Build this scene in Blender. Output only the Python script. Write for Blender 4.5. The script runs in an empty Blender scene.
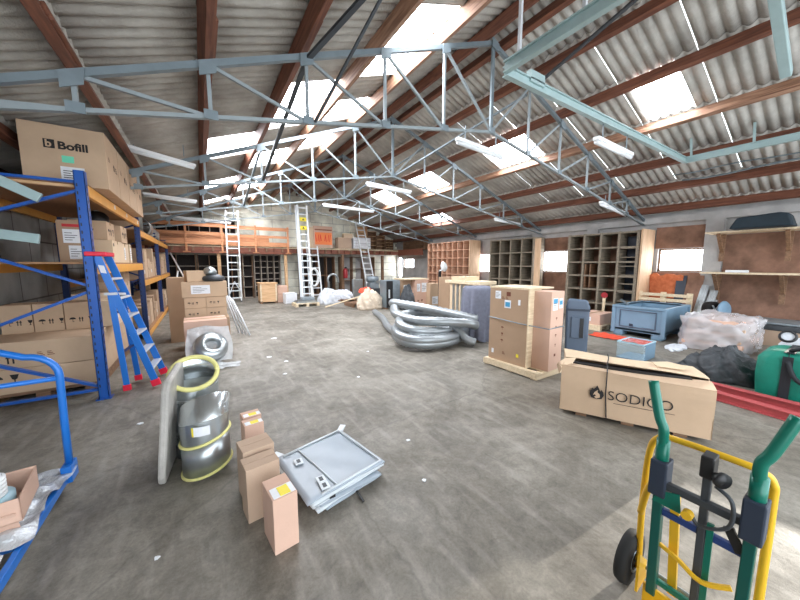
import bpy, bmesh, math, random
from mathutils import Vector, Matrix
rnd = random.Random(7)
SC = bpy.context.scene
COL = SC.collection
PI = math.pi

# ------------------------------------------------------------------ materials
def srgb(r, g, b):
    f = lambda c: (c/255/12.92) if c/255 <= .04045 else ((c/255+.055)/1.055)**2.4
    return (f(r), f(g), f(b), 1)

def new_mat(name):
    m = bpy.data.materials.new(name); m.use_nodes = True
    nt = m.node_tree; b = nt.nodes['Principled BSDF']
    return m, nt, b

def mat(name, rgb, rough=.6, metal=0., var=.0, scale=8., bump=0., bscale=60., rgb2=None, spec=.5, trans=0., alpha=1., emit=0., detail=6):
    m, nt, b = new_mat(name)
    c = srgb(*rgb)
    b.inputs['Roughness'].default_value = rough
    b.inputs['Metallic'].default_value = metal
    b.inputs['Specular IOR Level'].default_value = spec
    b.inputs['Base Color'].default_value = c
    if var > 0 or rgb2:
        tc = nt.nodes.new('ShaderNodeTexCoord')
        n = nt.nodes.new('ShaderNodeTexNoise'); n.inputs['Scale'].default_value = scale; n.inputs['Detail'].default_value = detail
        n.inputs['Roughness'].default_value = .6
        r = nt.nodes.new('ShaderNodeValToRGB')
        r.color_ramp.elements[0].position = .3; r.color_ramp.elements[1].position = .7
        if rgb2: c2 = srgb(*rgb2)
        else: c2 = tuple(min(1, x*(1+var)) for x in c[:3]) + (1,)
        c1 = c if rgb2 else tuple(x*(1-var) for x in c[:3]) + (1,)
        r.color_ramp.elements[0].color = c1; r.color_ramp.elements[1].color = c2
        nt.links.new(tc.outputs['Object'], n.inputs['Vector'])
        nt.links.new(n.outputs['Fac'], r.inputs['Fac'])
        nt.links.new(r.outputs['Color'], b.inputs['Base Color'])
    if bump > 0:
        tc2 = nt.nodes.new('ShaderNodeTexCoord')
        n2 = nt.nodes.new('ShaderNodeTexNoise'); n2.inputs['Scale'].default_value = bscale; n2.inputs['Detail'].default_value = 5
        bp = nt.nodes.new('ShaderNodeBump'); bp.inputs['Strength'].default_value = bump; bp.inputs['Distance'].default_value = .02
        nt.links.new(tc2.outputs['Object'], n2.inputs['Vector'])
        nt.links.new(n2.outputs['Fac'], bp.inputs['Height']); nt.links.new(bp.outputs['Normal'], b.inputs['Normal'])
    if trans: b.inputs['Transmission Weight'].default_value = trans
    if alpha < 1: b.inputs['Alpha'].default_value = alpha
    if emit:
        b.inputs['Emission Color'].default_value = c; b.inputs['Emission Strength'].default_value = emit
    return m

def wood_mat(name, a, b_, scale=(1., 14., 14.), rough=.65):
    m, nt, b = new_mat(name)
    tc = nt.nodes.new('ShaderNodeTexCoord'); mp = nt.nodes.new('ShaderNodeMapping')
    mp.inputs['Scale'].default_value = scale
    n = nt.nodes.new('ShaderNodeTexNoise'); n.inputs['Scale'].default_value = 2.2; n.inputs['Detail'].default_value = 8; n.inputs['Distortion'].default_value = .8
    r = nt.nodes.new('ShaderNodeValToRGB')
    r.color_ramp.elements[0].position = .3; r.color_ramp.elements[1].position = .7
    r.color_ramp.elements[0].color = srgb(*a); r.color_ramp.elements[1].color = srgb(*b_)
    nt.links.new(tc.outputs['Object'], mp.inputs['Vector']); nt.links.new(mp.outputs['Vector'], n.inputs['Vector'])
    nt.links.new(n.outputs['Fac'], r.inputs['Fac']); nt.links.new(r.outputs['Color'], b.inputs['Base Color'])
    b.inputs['Roughness'].default_value = rough
    return m

def block_mat(name, c1, c2, mortar, w, h, axis, msize=.012, rough=.9, bump=.3):
    """masonry blocks on a vertical wall; axis = world axis running along the wall"""
    m, nt, b = new_mat(name)
    tc = nt.nodes.new('ShaderNodeTexCoord'); sp = nt.nodes.new('ShaderNodeSeparateXYZ'); cb = nt.nodes.new('ShaderNodeCombineXYZ')
    nt.links.new(tc.outputs['Object'], sp.inputs[0])
    nt.links.new(sp.outputs[axis], cb.inputs['X']); nt.links.new(sp.outputs['Z'], cb.inputs['Y'])
    br = nt.nodes.new('ShaderNodeTexBrick')
    br.inputs['Scale'].default_value = 1.; br.inputs['Brick Width'].default_value = w; br.inputs['Row Height'].default_value = h
    br.inputs['Mortar Size'].default_value = msize; br.inputs['Color1'].default_value = srgb(*c1); br.inputs['Color2'].default_value = srgb(*c2)
    br.inputs['Mortar'].default_value = srgb(*mortar)
    nt.links.new(cb.outputs[0], br.inputs['Vector'])
    n = nt.nodes.new('ShaderNodeTexNoise'); n.inputs['Scale'].default_value = 1.6; n.inputs['Detail'].default_value = 8
    nt.links.new(tc.outputs['Object'], n.inputs['Vector'])
    rp = nt.nodes.new('ShaderNodeValToRGB'); rp.color_ramp.elements[0].color = (.62, .61, .6, 1); rp.color_ramp.elements[1].color = (1.25, 1.25, 1.25, 1)
    rp.color_ramp.elements[0].position = .3; rp.color_ramp.elements[1].position = .7
    nt.links.new(n.outputs['Fac'], rp.inputs['Fac'])
    mx = nt.nodes.new('ShaderNodeMix'); mx.data_type = 'RGBA'; mx.blend_type = 'MULTIPLY'; mx.inputs['Factor'].default_value = 1
    nt.links.new(br.outputs['Color'], mx.inputs['A']); nt.links.new(rp.outputs['Color'], mx.inputs['B'])
    nt.links.new(mx.outputs['Result'], b.inputs['Base Color'])
    b.inputs['Roughness'].default_value = rough
    bp = nt.nodes.new('ShaderNodeBump'); bp.inputs['Strength'].default_value = bump; bp.inputs['Distance'].default_value = .02
    n2 = nt.nodes.new('ShaderNodeTexNoise'); n2.inputs['Scale'].default_value = 40; n2.inputs['Detail'].default_value = 4
    nt.links.new(tc.outputs['Object'], n2.inputs['Vector'])
    ma = nt.nodes.new('ShaderNodeMath'); ma.operation = 'MULTIPLY_ADD'; ma.inputs[1].default_value = -1.5
    nt.links.new(br.outputs['Fac'], ma.inputs[0]); nt.links.new(n2.outputs['Fac'], ma.inputs[2])
    nt.links.new(ma.outputs[0], bp.inputs['Height']); nt.links.new(bp.outputs['Normal'], b.inputs['Normal'])
    return m

def concrete_floor():
    m, nt, b = new_mat('concrete_floor')
    N = nt.nodes.new; L = nt.links.new
    tc = N('ShaderNodeTexCoord')
    def noise(scale, detail=8, rough=.6, dist=0):
        n = N('ShaderNodeTexNoise'); n.inputs['Scale'].default_value = scale; n.inputs['Detail'].default_value = detail
        n.inputs['Roughness'].default_value = rough; n.inputs['Distortion'].default_value = dist
        L(tc.outputs['Object'], n.inputs['Vector']); return n
    def ramp(n, p0, c0, p1, c1):
        r = N('ShaderNodeValToRGB'); r.color_ramp.elements[0].position = p0; r.color_ramp.elements[1].position = p1
        r.color_ramp.elements[0].color = c0; r.color_ramp.elements[1].color = c1; L(n.outputs['Fac'], r.inputs['Fac']); return r
    def mul(a, b_, f=1.):
        x = N('ShaderNodeMix'); x.data_type = 'RGBA'; x.blend_type = 'MULTIPLY'; x.inputs['Factor'].default_value = f
        L(a, x.inputs['A']); L(b_, x.inputs['B']); return x.outputs['Result']
    base = ramp(noise(.55, 6, .55, .6), .3, srgb(118, 112, 102), .7, srgb(146, 141, 131))
    fine = ramp(noise(9, 10, .78, .5), .34, (.6, .59, .57, 1), .6, (1.14, 1.14, 1.14, 1))
    speck = ramp(noise(55, 5, .7), .3, (.72, .72, .72, 1), .6, (1.08, 1.08, 1.08, 1))
    stain = ramp(noise(.9, 8, .66, 1.2), .4, (.5, .48, .45, 1), .56, (1, 1, 1, 1))
    c = mul(base.outputs['Color'], fine.outputs['Color'], .8)
    c = mul(c, speck.outputs['Color'], .7); c = mul(c, stain.outputs['Color'], .7)
    # pale dusty streaks
    mp = N('ShaderNodeMapping'); mp.inputs['Rotation'].default_value = (0, 0, .5); mp.inputs['Scale'].default_value = (1, .18, 1)
    L(tc.outputs['Object'], mp.inputs['Vector'])
    st = N('ShaderNodeTexNoise'); st.inputs['Scale'].default_value = 11; st.inputs['Detail'].default_value = 8; L(mp.outputs['Vector'], st.inputs['Vector'])
    sr = ramp(st, .52, (0, 0, 0, 1), .72, (.25, .25, .25, 1))
    mx = N('ShaderNodeMix'); mx.data_type = 'RGBA'; mx.inputs['B'].default_value = srgb(182, 176, 167)
    L(sr.outputs['Color'], mx.inputs['Factor']); L(c, mx.inputs['A']); c = mx.outputs['Result']
    # a few fine cracks
    vo = N('ShaderNodeTexVoronoi'); vo.feature = 'DISTANCE_TO_EDGE'; vo.inputs['Scale'].default_value = .28
    wn = noise(3, 4); ad = N('ShaderNodeMix'); ad.data_type = 'RGBA'; ad.blend_type = 'LINEAR_LIGHT'; ad.inputs['Factor'].default_value = .08
    L(tc.outputs['Object'], ad.inputs['A']); L(wn.outputs['Color'], ad.inputs['B']); L(ad.outputs['Result'], vo.inputs['Vector'])
    cr = N('ShaderNodeValToRGB'); cr.color_ramp.elements[0].position = 0; cr.color_ramp.elements[1].position = .0025
    cr.color_ramp.elements[0].color = (.72, .72, .72, 1); cr.color_ramp.elements[1].color = (1, 1, 1, 1)
    L(vo.outputs['Distance'], cr.inputs['Fac']); c = mul(c, cr.outputs['Color'], .8)
    L(c, b.inputs['Base Color'])
    rr = ramp(noise(2.3, 6), .3, (.42, .42, .42, 1), .7, (.75, .75, .75, 1)); L(rr.outputs['Color'], b.inputs['Roughness'])
    bp = N('ShaderNodeBump'); bp.inputs['Strength'].default_value = .25; bp.inputs['Distance'].default_value = .01
    L(noise(28, 8, .7).outputs['Fac'], bp.inputs['Height']); L(bp.outputs['Normal'], b.inputs['Normal'])
    return m

M = {}
M['floor'] = concrete_floor()
M['block_left'] = block_mat('grey_concrete_block', (186, 187, 184), (172, 173, 170), (120, 119, 116), 1.0, .5, 'Y', .015)
M['block_back'] = block_mat('pale_painted_block', (236, 235, 220), (228, 228, 214), (172, 172, 162), 1.25, .42, 'X', .014)
M['render_grey'] = mat('grey_render', (176, 174, 172), .9, var=.18, scale=2.5, bump=.3)
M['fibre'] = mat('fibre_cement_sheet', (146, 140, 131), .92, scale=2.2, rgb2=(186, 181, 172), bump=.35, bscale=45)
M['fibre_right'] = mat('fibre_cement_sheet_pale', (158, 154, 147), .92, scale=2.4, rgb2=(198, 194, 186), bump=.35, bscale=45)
M['purlin'] = wood_mat('red_brown_timber', (84, 48, 35), (130, 80, 58), (14., 1., 14.))
M['purlin_pale'] = wood_mat('pale_orange_timber', (112, 78, 58), (178, 138, 112), (14., 1., 14.))  # paler, more orange tone given to a few of the purlins
M['steel_light'] = mat('pale_grey_painted_steel', (140, 149, 152), .5, .15, var=.1, scale=6)
M['wood_pinkish'] = wood_mat('pale_pinkish_timber', (190, 142, 112), (222, 184, 158))
M['duct_alu'] = mat('brushed_duct_aluminium', (160, 165, 168), .38, .6, var=.06, scale=5)
M['truck_dark'] = mat('dark_green_tube_paint', (8, 82, 74), .35, .1)
M['steel'] = mat('grey_painted_steel', (118, 130, 136), .45, .25, var=.12, scale=6)
M['steel_dark'] = mat('dark_steel', (66, 70, 74), .5, .3, var=.1)
M['steel_green'] = mat('pale_green_painted_steel', (158, 180, 180), .42, .2, var=.08, scale=5)
M['galv'] = mat('galvanised_steel', (176, 182, 184), .3, .85, var=.14, scale=9)
M['galv_bright'] = mat('bright_duct_metal', (206, 212, 214), .24, .9, var=.06, scale=4)
M['alu'] = mat('aluminium', (206, 210, 214), .4, .35)
M['ladder_alu'] = mat('bright_ladder_aluminium', (226, 229, 231), .45, .1)
M['white_met'] = mat('white_enamel', (232, 234, 234), .4)
M['tube_off'] = mat('unlit_tube_diffuser', (226, 230, 232), .35)
M['card'] = mat('cardboard', (194, 166, 138), .85, var=.07, scale=3, bump=.06, bscale=90)
M['card_dark'] = mat('cardboard_brown', (170, 142, 116), .85, var=.07, scale=3, bump=.06, bscale=90)
M['card_taupe'] = mat('cardboard_taupe', (184, 158, 136), .85, var=.05, scale=3, bump=.05, bscale=90)
M['card_pink'] = mat('cardboard_pinkish', (208, 172, 152), .85, var=.05, scale=3, bump=.05, bscale=90)
M['card_pale'] = mat('cardboard_pale', (214, 190, 160), .85, var=.06, scale=3, bump=.05, bscale=90)
M['tape'] = mat('packing_tape', (176, 146, 110), .25)
M['ink'] = mat('black_print', (28, 24, 24), .7)
M['ink_brown'] = mat('brown_print', (110, 62, 46), .8)
M['paper'] = mat('white_label', (226, 228, 232), .6, var=.03, scale=40)
M['paper_blue'] = mat('blue_print', (70, 150, 190), .6)
M['mint'] = mat('mint_sticker', (112, 214, 178), .6)
M['yellow_label'] = mat('yellow_label', (236, 216, 60), .6)
M['red_label'] = mat('red_label', (190, 40, 48), .6)
M['rack_blue'] = mat('blue_rack_paint', (24, 84, 168), .35, .1, var=.08, scale=5)
M['rack_navy'] = mat('navy_rack_paint', (38, 62, 118), .4, .1)
M['blue_tube'] = mat('blue_tube_paint', (30, 112, 200), .3, .05)
M['rack_orange'] = mat('orange_beam_paint', (224, 160, 74), .45, var=.08, scale=6)
M['chip'] = mat('chipboard_deck', (158, 118, 84), .8, var=.12, scale=20)
M['wood'] = wood_mat('plain_pine', (196, 152, 108), (226, 188, 146))
M['wood_pale'] = wood_mat('pale_pallet_wood', (206, 184, 150), (232, 214, 184))
M['wood_old'] = wood_mat('old_shelf_timber', (104, 76, 56), (150, 116, 88))
M['wood_greyish'] = wood_mat('grey_brown_shelf_timber', (112, 102, 88), (150, 138, 120))
M['wood_orange'] = wood_mat('orange_rail_timber', (190, 124, 84), (228, 166, 122), (1., 14., 14.))
M['wood_red'] = wood_mat('red_fascia_timber', (100, 56, 42), (150, 90, 68), (1., 10., 10.))
M['ply'] = wood_mat('plywood_panel', (196, 158, 124), (224, 190, 156), (12., 12., 1.))
M['board_brown'] = mat('brown_wall_board', (106, 78, 62), .8, scale=3.2, rgb2=(154, 116, 96), bump=.2, bscale=30)
M['insul'] = mat('orange_insulation_board', (176, 88, 52), .95, scale=8, rgb2=(216, 130, 88), bump=.6, bscale=30)
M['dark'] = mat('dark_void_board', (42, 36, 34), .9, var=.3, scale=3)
M['grid_white'] = mat('pale_shelf_edge', (170, 158, 146), .7)
M['black'] = mat('black_plastic', (24, 24, 26), .45)
M['rubber'] = mat('black_rubber', (22, 22, 22), .8)
M['truck_green'] = mat('green_tube_paint', (8, 106, 88), .28, .1)
M['truck_yellow'] = mat('yellow_tube_paint', (224, 176, 38), .35, .1)
M['red'] = mat('red_plastic', (226, 30, 62), .4)
M['redbeam'] = mat('red_painted_beam', (178, 78, 80), .5, var=.1, scale=6)
M['redcloth'] = mat('orange_red_sheet', (226, 82, 54), .7, var=.1, scale=8)
M['ext_red'] = mat('extinguisher_red', (150, 34, 40), .4)
M['bulk'] = mat('blue_grey_plastic', (120, 150, 172), .5, var=.06, scale=4)
M['navy'] = mat('slate_blue_plastic', (84, 98, 116), .5, var=.06, scale=5)
M['darkblue'] = mat('dark_blue_plastic', (40, 50, 66), .5)
M['fabric_grey'] = mat('blue_grey_blanket', (116, 119, 134), .95, var=.12, scale=14, bump=.5, bscale=80)
M['tarp'] = mat('grey_pvc_tarpaulin', (160, 170, 180), .38, var=.05, scale=5, bump=.12, bscale=9)
M['tarp_edge'] = mat('pale_tarpaulin_hem', (206, 212, 216), .45)
M['fabric_dark'] = mat('dark_grey_sheeting', (62, 66, 70), .6, var=.3, scale=12, bump=.5, bscale=25)
M['bag_green'] = mat('green_bag_fabric', (0, 124, 104), .6, var=.12, scale=9, bump=.25, bscale=20)
M['strap'] = mat('black_webbing', (30, 34, 40), .7)
M['teal_dark'] = mat('dark_teal_bundle', (18, 36, 46), .7, var=.2, scale=8)
M['film'] = mat('plastic_film', (214, 218, 220), .2, var=.1, scale=12, bump=.8, bscale=14, alpha=.62)
M['wrapped'] = mat('film_wrapped_bundle', (172, 160, 156), .25, scale=7, rgb2=(216, 214, 214), bump=.9, bscale=13)
M['foil'] = mat('crumpled_silver_film', (206, 210, 214), .22, .3, var=.14, scale=20, bump=1., bscale=24)
M['glassy'] = mat('clear_tank_wall', (196, 220, 228), .08, alpha=.16)
M['tank_frame'] = mat('pale_blue_frame', (170, 208, 222), .35)
M['yellow_foam'] = mat('pale_yellow_rubber_seal', (224, 218, 142), .6)
M['orange_sign'] = mat('orange_panel_print', (240, 132, 72), .6)
M['sign_red'] = mat('red_print', (226, 62, 40), .6)
M['canvas'] = mat('cream_sacking', (206, 190, 170), .9, var=.08, scale=9, bump=.4, bscale=30)
M['whitebag'] = mat('white_bag_fabric', (208, 212, 218), .6, var=.1, scale=9, bump=.6, bscale=18)
M['machine'] = mat('grey_machine_paint', (132, 142, 148), .45, .3, var=.2, scale=9)
M['copper'] = mat('copper', (184, 104, 62), .4, .8)

def glow(name, rgb, s):
    m = bpy.data.materials.new(name); m.use_nodes = True; nt = m.node_tree
    nt.nodes.remove(nt.nodes['Principled BSDF'])
    e = nt.nodes.new('ShaderNodeEmission'); e.inputs[0].default_value = srgb(*rgb); e.inputs[1].default_value = s
    nt.links.new(e.outputs[0], nt.nodes['Material Output'].inputs[0]); return m
M['skylight'] = glow('daylit_translucent_sheet', (244, 248, 255), 27.0)
M['winlit'] = glow('daylit_frosted_pane', (246, 250, 255), 14.0)
M['gap'] = glow('daylight_in_sheet_gap', (246, 250, 255), .45)

# ------------------------------------------------------------------ mesh builder
class MB:
    def __init__(s): s.v = []; s.f = []; s.m = []
    def add(s, vs, fs, mi=0):
        o = len(s.v); s.v += [tuple(v) for v in vs]
        for f in fs: s.f.append([i+o for i in f]); s.m.append(mi)
        return s
    def box(s, lo, hi, mi=0, mtx=None):
        x0, y0, z0 = lo; x1, y1, z1 = hi
        vs = [(x0,y0,z0),(x1,y0,z0),(x1,y1,z0),(x0,y1,z0),(x0,y0,z1),(x1,y0,z1),(x1,y1,z1),(x0,y1,z1)]
        if mtx: vs = [mtx @ Vector(v) for v in vs]
        return s.add(vs, [(0,3,2,1),(4,5,6,7),(0,1,5,4),(1,2,6,5),(2,3,7,6),(3,0,4,7)], mi)
    def bar(s, p0, p1, w, h, up=(0,0,1), mi=0):
        p0 = Vector(p0); p1 = Vector(p1); d = (p1-p0); L = d.length; d.normalize()
        u = Vector(up)
        if abs(d.dot(u)) > .99: u = Vector((0,1,0))
        a = d.cross(u).normalized(); b = a.cross(d).normalized()
        vs = []
        for t in (p0, p1):
            for i, j in ((-1,-1),(1,-1),(1,1),(-1,1)): vs.append(t + a*(i*w/2) + b*(j*h/2))
        return s.add(vs, [(0,1,2,3),(7,6,5,4),(0,4,5,1),(1,5,6,2),(2,6,7,3),(3,7,4,0)], mi)
    def tube(s, pts, r, seg=8, mi=0, cap=True, rf=None):
        pts = [Vector(p) for p in pts]; n = len(pts)
        t0 = (pts[1]-pts[0]).normalized(); u = Vector((0,0,1))
        if abs(t0.dot(u)) > .9: u = Vector((1,0,0))
        a = t0.cross(u).normalized(); rings = []
        vs = []
        for i, p in enumerate(pts):
            t = (pts[min(i+1,n-1)]-pts[max(i-1,0)]).normalized()
            a = (a - t*a.dot(t)).normalized(); b = t.cross(a)
            rr = (rf(i) if rf else (r[i] if isinstance(r, (list, tuple)) else r))
            for k in range(seg):
                an = 2*PI*k/seg; vs.append(p + a*(rr*math.cos(an)) + b*(rr*math.sin(an)))
        fs = []
        for i in range(n-1):
            for k in range(seg):
                fs.append((i*seg+k, i*seg+(k+1)%seg, (i+1)*seg+(k+1)%seg, (i+1)*seg+k))
        if cap: fs.append(tuple(range(seg))[::-1]); fs.append(tuple(range((n-1)*seg, n*seg)))
        return s.add(vs, fs, mi)
    def lathe(s, prof, c=(0,0,0), seg=24, mi=0, axis=None):
        """prof list of (r,z)"""
        vs = []; c = Vector(c); R = Matrix.Identity(3)
        if axis is not None: R = Vector((0,0,1)).rotation_difference(Vector(axis)).to_matrix()
        for r, z in prof:
            for k in range(seg):
                a = 2*PI*k/seg; vs.append(c + R @ Vector((r*math.cos(a), r*math.sin(a), z)))
        fs = []
        for i in range(len(prof)-1):
            for k in range(seg):
                fs.append((i*seg+k, i*seg+(k+1)%seg, (i+1)*seg+(k+1)%seg, (i+1)*seg+k))
        return s.add(vs, fs, mi)
    def disc(s, c, r, n, seg=20, mi=0, th=.004):
        return s.lathe([(0.0001,0),(r,0),(r,th),(.0001,th)], c, seg, mi, n)
    def prism(s, poly, o, ux, uy, th, mi=0):
        """polygon (2d) in the plane o,ux,uy with thickness along ux×uy"""
        o = Vector(o); ux = Vector(ux); uy = Vector(uy); n = ux.cross(uy).normalized()
        k = len(poly)
        vs = [o+ux*x+uy*y for x, y in poly] + [o+ux*x+uy*y+n*th for x, y in poly]
        fs = [tuple(range(k))[::-1], tuple(range(k, 2*k))] + [(i, (i+1)%k, k+(i+1)%k, k+i) for i in range(k)]
        return s.add(vs, fs, mi)
    def xf(s, mtx):
        s.v = [tuple(mtx @ Vector(v)) for v in s.v]; return s
    def build(s, name, mats, parent=None, bevel=0, smooth=False, sub=0):
        me = bpy.data.meshes.new(name); me.from_pydata(s.v, [], s.f)
        if not isinstance(mats, (list, tuple)): mats = [mats]
        for m in mats: me.materials.append(M[m] if isinstance(m, str) else m)
        for p, mi in zip(me.polygons, s.m): p.material_index = mi; p.use_smooth = smooth
        bm = bmesh.new(); bm.from_mesh(me); bmesh.ops.recalc_face_normals(bm, faces=bm.faces); bm.to_mesh(me); bm.free()
        me.update()
        o = bpy.data.objects.new(name, me); COL.objects.link(o)
        if parent is not None: o.parent = parent
        if bevel:
            md = o.modifiers.new('edge', 'BEVEL'); md.width = bevel; md.segments = 2; md.limit_method = 'ANGLE'; md.angle_limit = .7
        if sub:
            md = o.modifiers.new('smooth', 'SUBSURF'); md.levels = sub; md.render_levels = sub
        return o

def tag(o, label, cat, group=None):
    o['label'] = label; o['category'] = cat
    if group: o['group'] = group
    return o
def thing(name, label, cat, loc=(0,0,0), rz=0, group=None):
    o = bpy.data.objects.new(name, None); COL.objects.link(o); o.location = loc; o.rotation_euler = (0,0,rz)
    o.empty_display_size = .2
    return tag(o, label, cat, group)
def struct(name, mb, mats, **k):
    o = mb.build(name, mats, **k); o['kind'] = 'structure'; return o
def copy_tree(o, parent=None):
    c = o.copy(); COL.objects.link(c); c.parent = parent
    for ch in list(o.children): copy_tree(ch, c)
    return c
def text_mesh(txt, size, th=.002, bold=0):
    cu = bpy.data.curves.new('lettering', 'FONT'); cu.body = txt; cu.size = size; cu.extrude = th/2; cu.offset = bold
    cu.resolution_u = 4
    o = bpy.data.objects.new('lettering_source', cu); COL.objects.link(o)
    dg = bpy.context.evaluated_depsgraph_get(); dg.update()
    me = bpy.data.meshes.new_from_object(o.evaluated_get(dg))
    COL.objects.unlink(o); bpy.data.objects.remove(o)
    return me
def put_text(txt, size, origin, ux, uy, matname, parent, name='lettering', bold=0, sx=1.):
    me = text_mesh(txt, size, .002, bold)
    ux = Vector(ux).normalized(); uy = Vector(uy).normalized(); n = ux.cross(uy)
    for v in me.vertices:
        c = v.co.copy(); v.co = Vector(origin) + ux*c.x*sx + uy*c.y + n*c.z
    me.materials.clear(); me.materials.append(M[matname])
    for p in me.polygons: p.material_index = 0
    o = bpy.data.objects.new(name, me); COL.objects.link(o); o.parent = parent
    return o

# ------------------------------------------------------------------ frame of the hall
XL, XR_, YB, YF = -2.45, 10.4, 16.6, -2.6
RX, RZ = 4.15, 5.34                 # ridge (underside of sheets)
SL, SR = .375, .37
def zl(x): return RZ - SL*(RX-x)
def zr(x): return RZ - SR*(x-RX)

struct('floor', MB().box((-3.0, YF-1, -.2), (11.0, YB+.6, 0)), 'floor')
struct('wall_left', MB().box((XL-.2, YF, 0), (XL, YB, zl(XL)+.06)), 'block_left')
# back wall: gable polygon with pilasters
bw = MB()
bw.prism([(XL,0),(XR_,0),(XR_,zr(XR_)+.05),(RX,RZ+.05),(XL,zl(XL)+.05)], (0,YB+.25,0), (1,0,0), (0,0,1), .25)
for x in (1.6, 4.9, 7.4): bw.box((x-.13, YB-.12, 0), (x+.13, YB+.05, min(zl(x),zr(x))-.05))
struct('wall_back', bw, 'block_back')
# right wall with window openings
WIN = [(2.42,3.36,1.40,2.0), (5.72,6.75,1.32,2.06), (9.05,9.82,1.24,2.04), (14.75,15.85,1.35,1.92), (16.02,16.5,.75,2.02), (-.9,.35,1.55,2.45)]
rw = MB(); ys = sorted(WIN); y0 = YF
for a, b_, c, d in ys:
    rw.box((XR_, y0, 0), (XR_+.22, a, zr(XR_)+.08)); rw.box((XR_, a, 0), (XR_+.22, b_, c)); rw.box((XR_, a, d), (XR_+.22, b_, zr(XR_)+.08)); y0 = b_
rw.box((XR_, y0, 0), (XR_+.22, YB, zr(XR_)+.08))
# lintel beam and piers
rw.box((XR_-.12, YF, 2.66), (XR_, YB, 2.82))
for y in (2.27, 5.0, 6.95, 9.9, 13.2): rw.box((XR_-.14, y-.16, 0), (XR_+.01, y+.16, 2.66))
struct('wall_right', rw, 'render_grey')
for i, (a, b_, c, d) in enumerate(WIN):
    w = MB()
    w.box((XR_+.12, a, c), (XR_+.13, b_, d))
    if i == 5: w = MB(); w.box((XR_+.1, (a+b_)/2-.02, c), (XR_+.14, (a+b_)/2+.02, d))      # open casement: only its middle bar
    o = struct('window_%d' % (i+1), w, 'wood_old' if i == 5 else 'winlit')
    f = MB()
    for q in ((a, a+.04, c, d), (b_-.04, b_, c, d), (a, b_, c, c+.04), (a, b_, d-.04, d)):
        f.box((XR_+.08, q[0], q[2]), (XR_+.16, q[1], q[3]))
    f.build('window_frame', 'wood_old', o)

# purlin positions (top of trusses) and roof bays
PL = [-2.25, -1.72, -.85, .18, 1.13, 2.14, 3.13, 3.98]
PR = [4.38, 5.1, 6.11, 7.19, 8.27, 9.2, 10.15]
PH = .165
def roof(name, xs, zf, holes, s, matn, gaps):
    """corrugated sheets: courses between purlins, waves run down the slope; each course laps over the one below"""
    mb = MB(); gp = MB(); pitch = .145; seg = 10; dy = pitch/seg
    ny = int((YB+.3-YF)/dy)
    def h(y): return .05*(.45-abs(math.sin(PI*y/pitch))**.85)
    for k in range(len(xs)-1):
        x0, x1 = xs[k], xs[k+1]; lap = .012
        e0 = zf(x0); e1 = zf(x1)
        up = (x1 if e1 > e0 else x0)
        vs = []; 
        for i in range(ny+1):
            y = YF + i*dy
            for x in (x0-.05, x1+.05):
                z = zf(x) + h(y) + (lap if abs(x-up) > .2 else -lap*.2)
                vs.append((x, y, z))
        fs = []
        for i in range(ny):
            yc = YF+(i+.5)*dy
            if any(k == b and a <= yc <= c for b, a, c in holes): continue
            if gaps and k in gaps and ((yc+.3) % 1.015) < dy*.98 and yc < 12:
                gp.add([(x0+.04, YF+i*dy, zf(x0+.04)+.05), (x1-.04, YF+i*dy, zf(x1-.04)+.05), (x1-.04, YF+i*dy+.009, zf(x1-.04)+.05), (x0+.04, YF+i*dy+.009, zf(x0+.04)+.05)], [(0,1,2,3)])
                o = len(vs)
                # leave a hairline slit beside the lapped edge
                a, b2, c2, d2 = vs[i*2], vs[i*2+1], vs[i*2+3], vs[i*2+2]
                vs += [(a[0], a[1]+.009, a[2]), (b2[0], b2[1]+.009, b2[2])]
                fs.append((o, o+1, i*2+3, i*2+2)); continue
            fs.append((i*2, i*2+1, i*2+3, i*2+2))
        mb.add(vs, fs)
    o = struct(name, mb, matn, smooth=True)
    md = o.modifiers.new('thickness', 'SOLIDIFY'); md.thickness = .007; md.offset = 1
    return o, gp
HL = [(3,6.9,8.3),(3,10.6,11.6),(3,13.6,14.5),(4,5.0,6.9),(4,8.5,9.9),(4,12.0,13.2),(4,14.6,15.4),(5,3.3,5.0),(5,5.9,7.0),(5,7.9,9.0)]
HR = [(2,1.98,2.62),(2,4.7,6.0),(2,8.1,9.4),(2,11.0,12.3),(4,10.1,11.5)]
xsL = [XL-.15] + PL[1:] + [RX]; xsR = [RX] + PR[1:] + [XR_+.2]
# PL index 0 skipped (eaves), so bay k lies between xs[k] and xs[k+1]
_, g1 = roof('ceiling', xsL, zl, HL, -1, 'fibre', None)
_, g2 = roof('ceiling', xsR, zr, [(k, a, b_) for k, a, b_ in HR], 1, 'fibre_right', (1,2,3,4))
n = 0
for xs, zf, H in ((xsL, zl, HL), (xsR, zr, HR)):
    for k, a, b_ in H:
        n += 1; mb = MB(); dy = .145/6; ny = int((b_-a)/dy)+1; vs = []; fs = []
        for i in range(ny+1):
            y = a + (b_-a)*i/ny
            for x in (xs[k]-.04, xs[k+1]+.04): vs.append((x, y, zf(x)+.045+.018*math.cos(2*PI*y/.145)))
        for i in range(ny): fs.append((i*2, i*2+1, i*2+3, i*2+2))
        mb.add(vs, fs); struct('window_%d' % (len(WIN)+n), mb, 'skylight')
struct('gap_glow', g2, 'gap')  # glowing strips stand in for light caught along the sheet laps
rc = MB(); rc.prism([(-.3,-.117),(0,0),(.3,-.111),(.3,-.091),(0,.02),(-.3,-.097)], (RX, YF, RZ+.05), (1,0,0), (0,0,1), -(YB+.3-YF))
struct('trim_2', rc, 'fibre')

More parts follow.
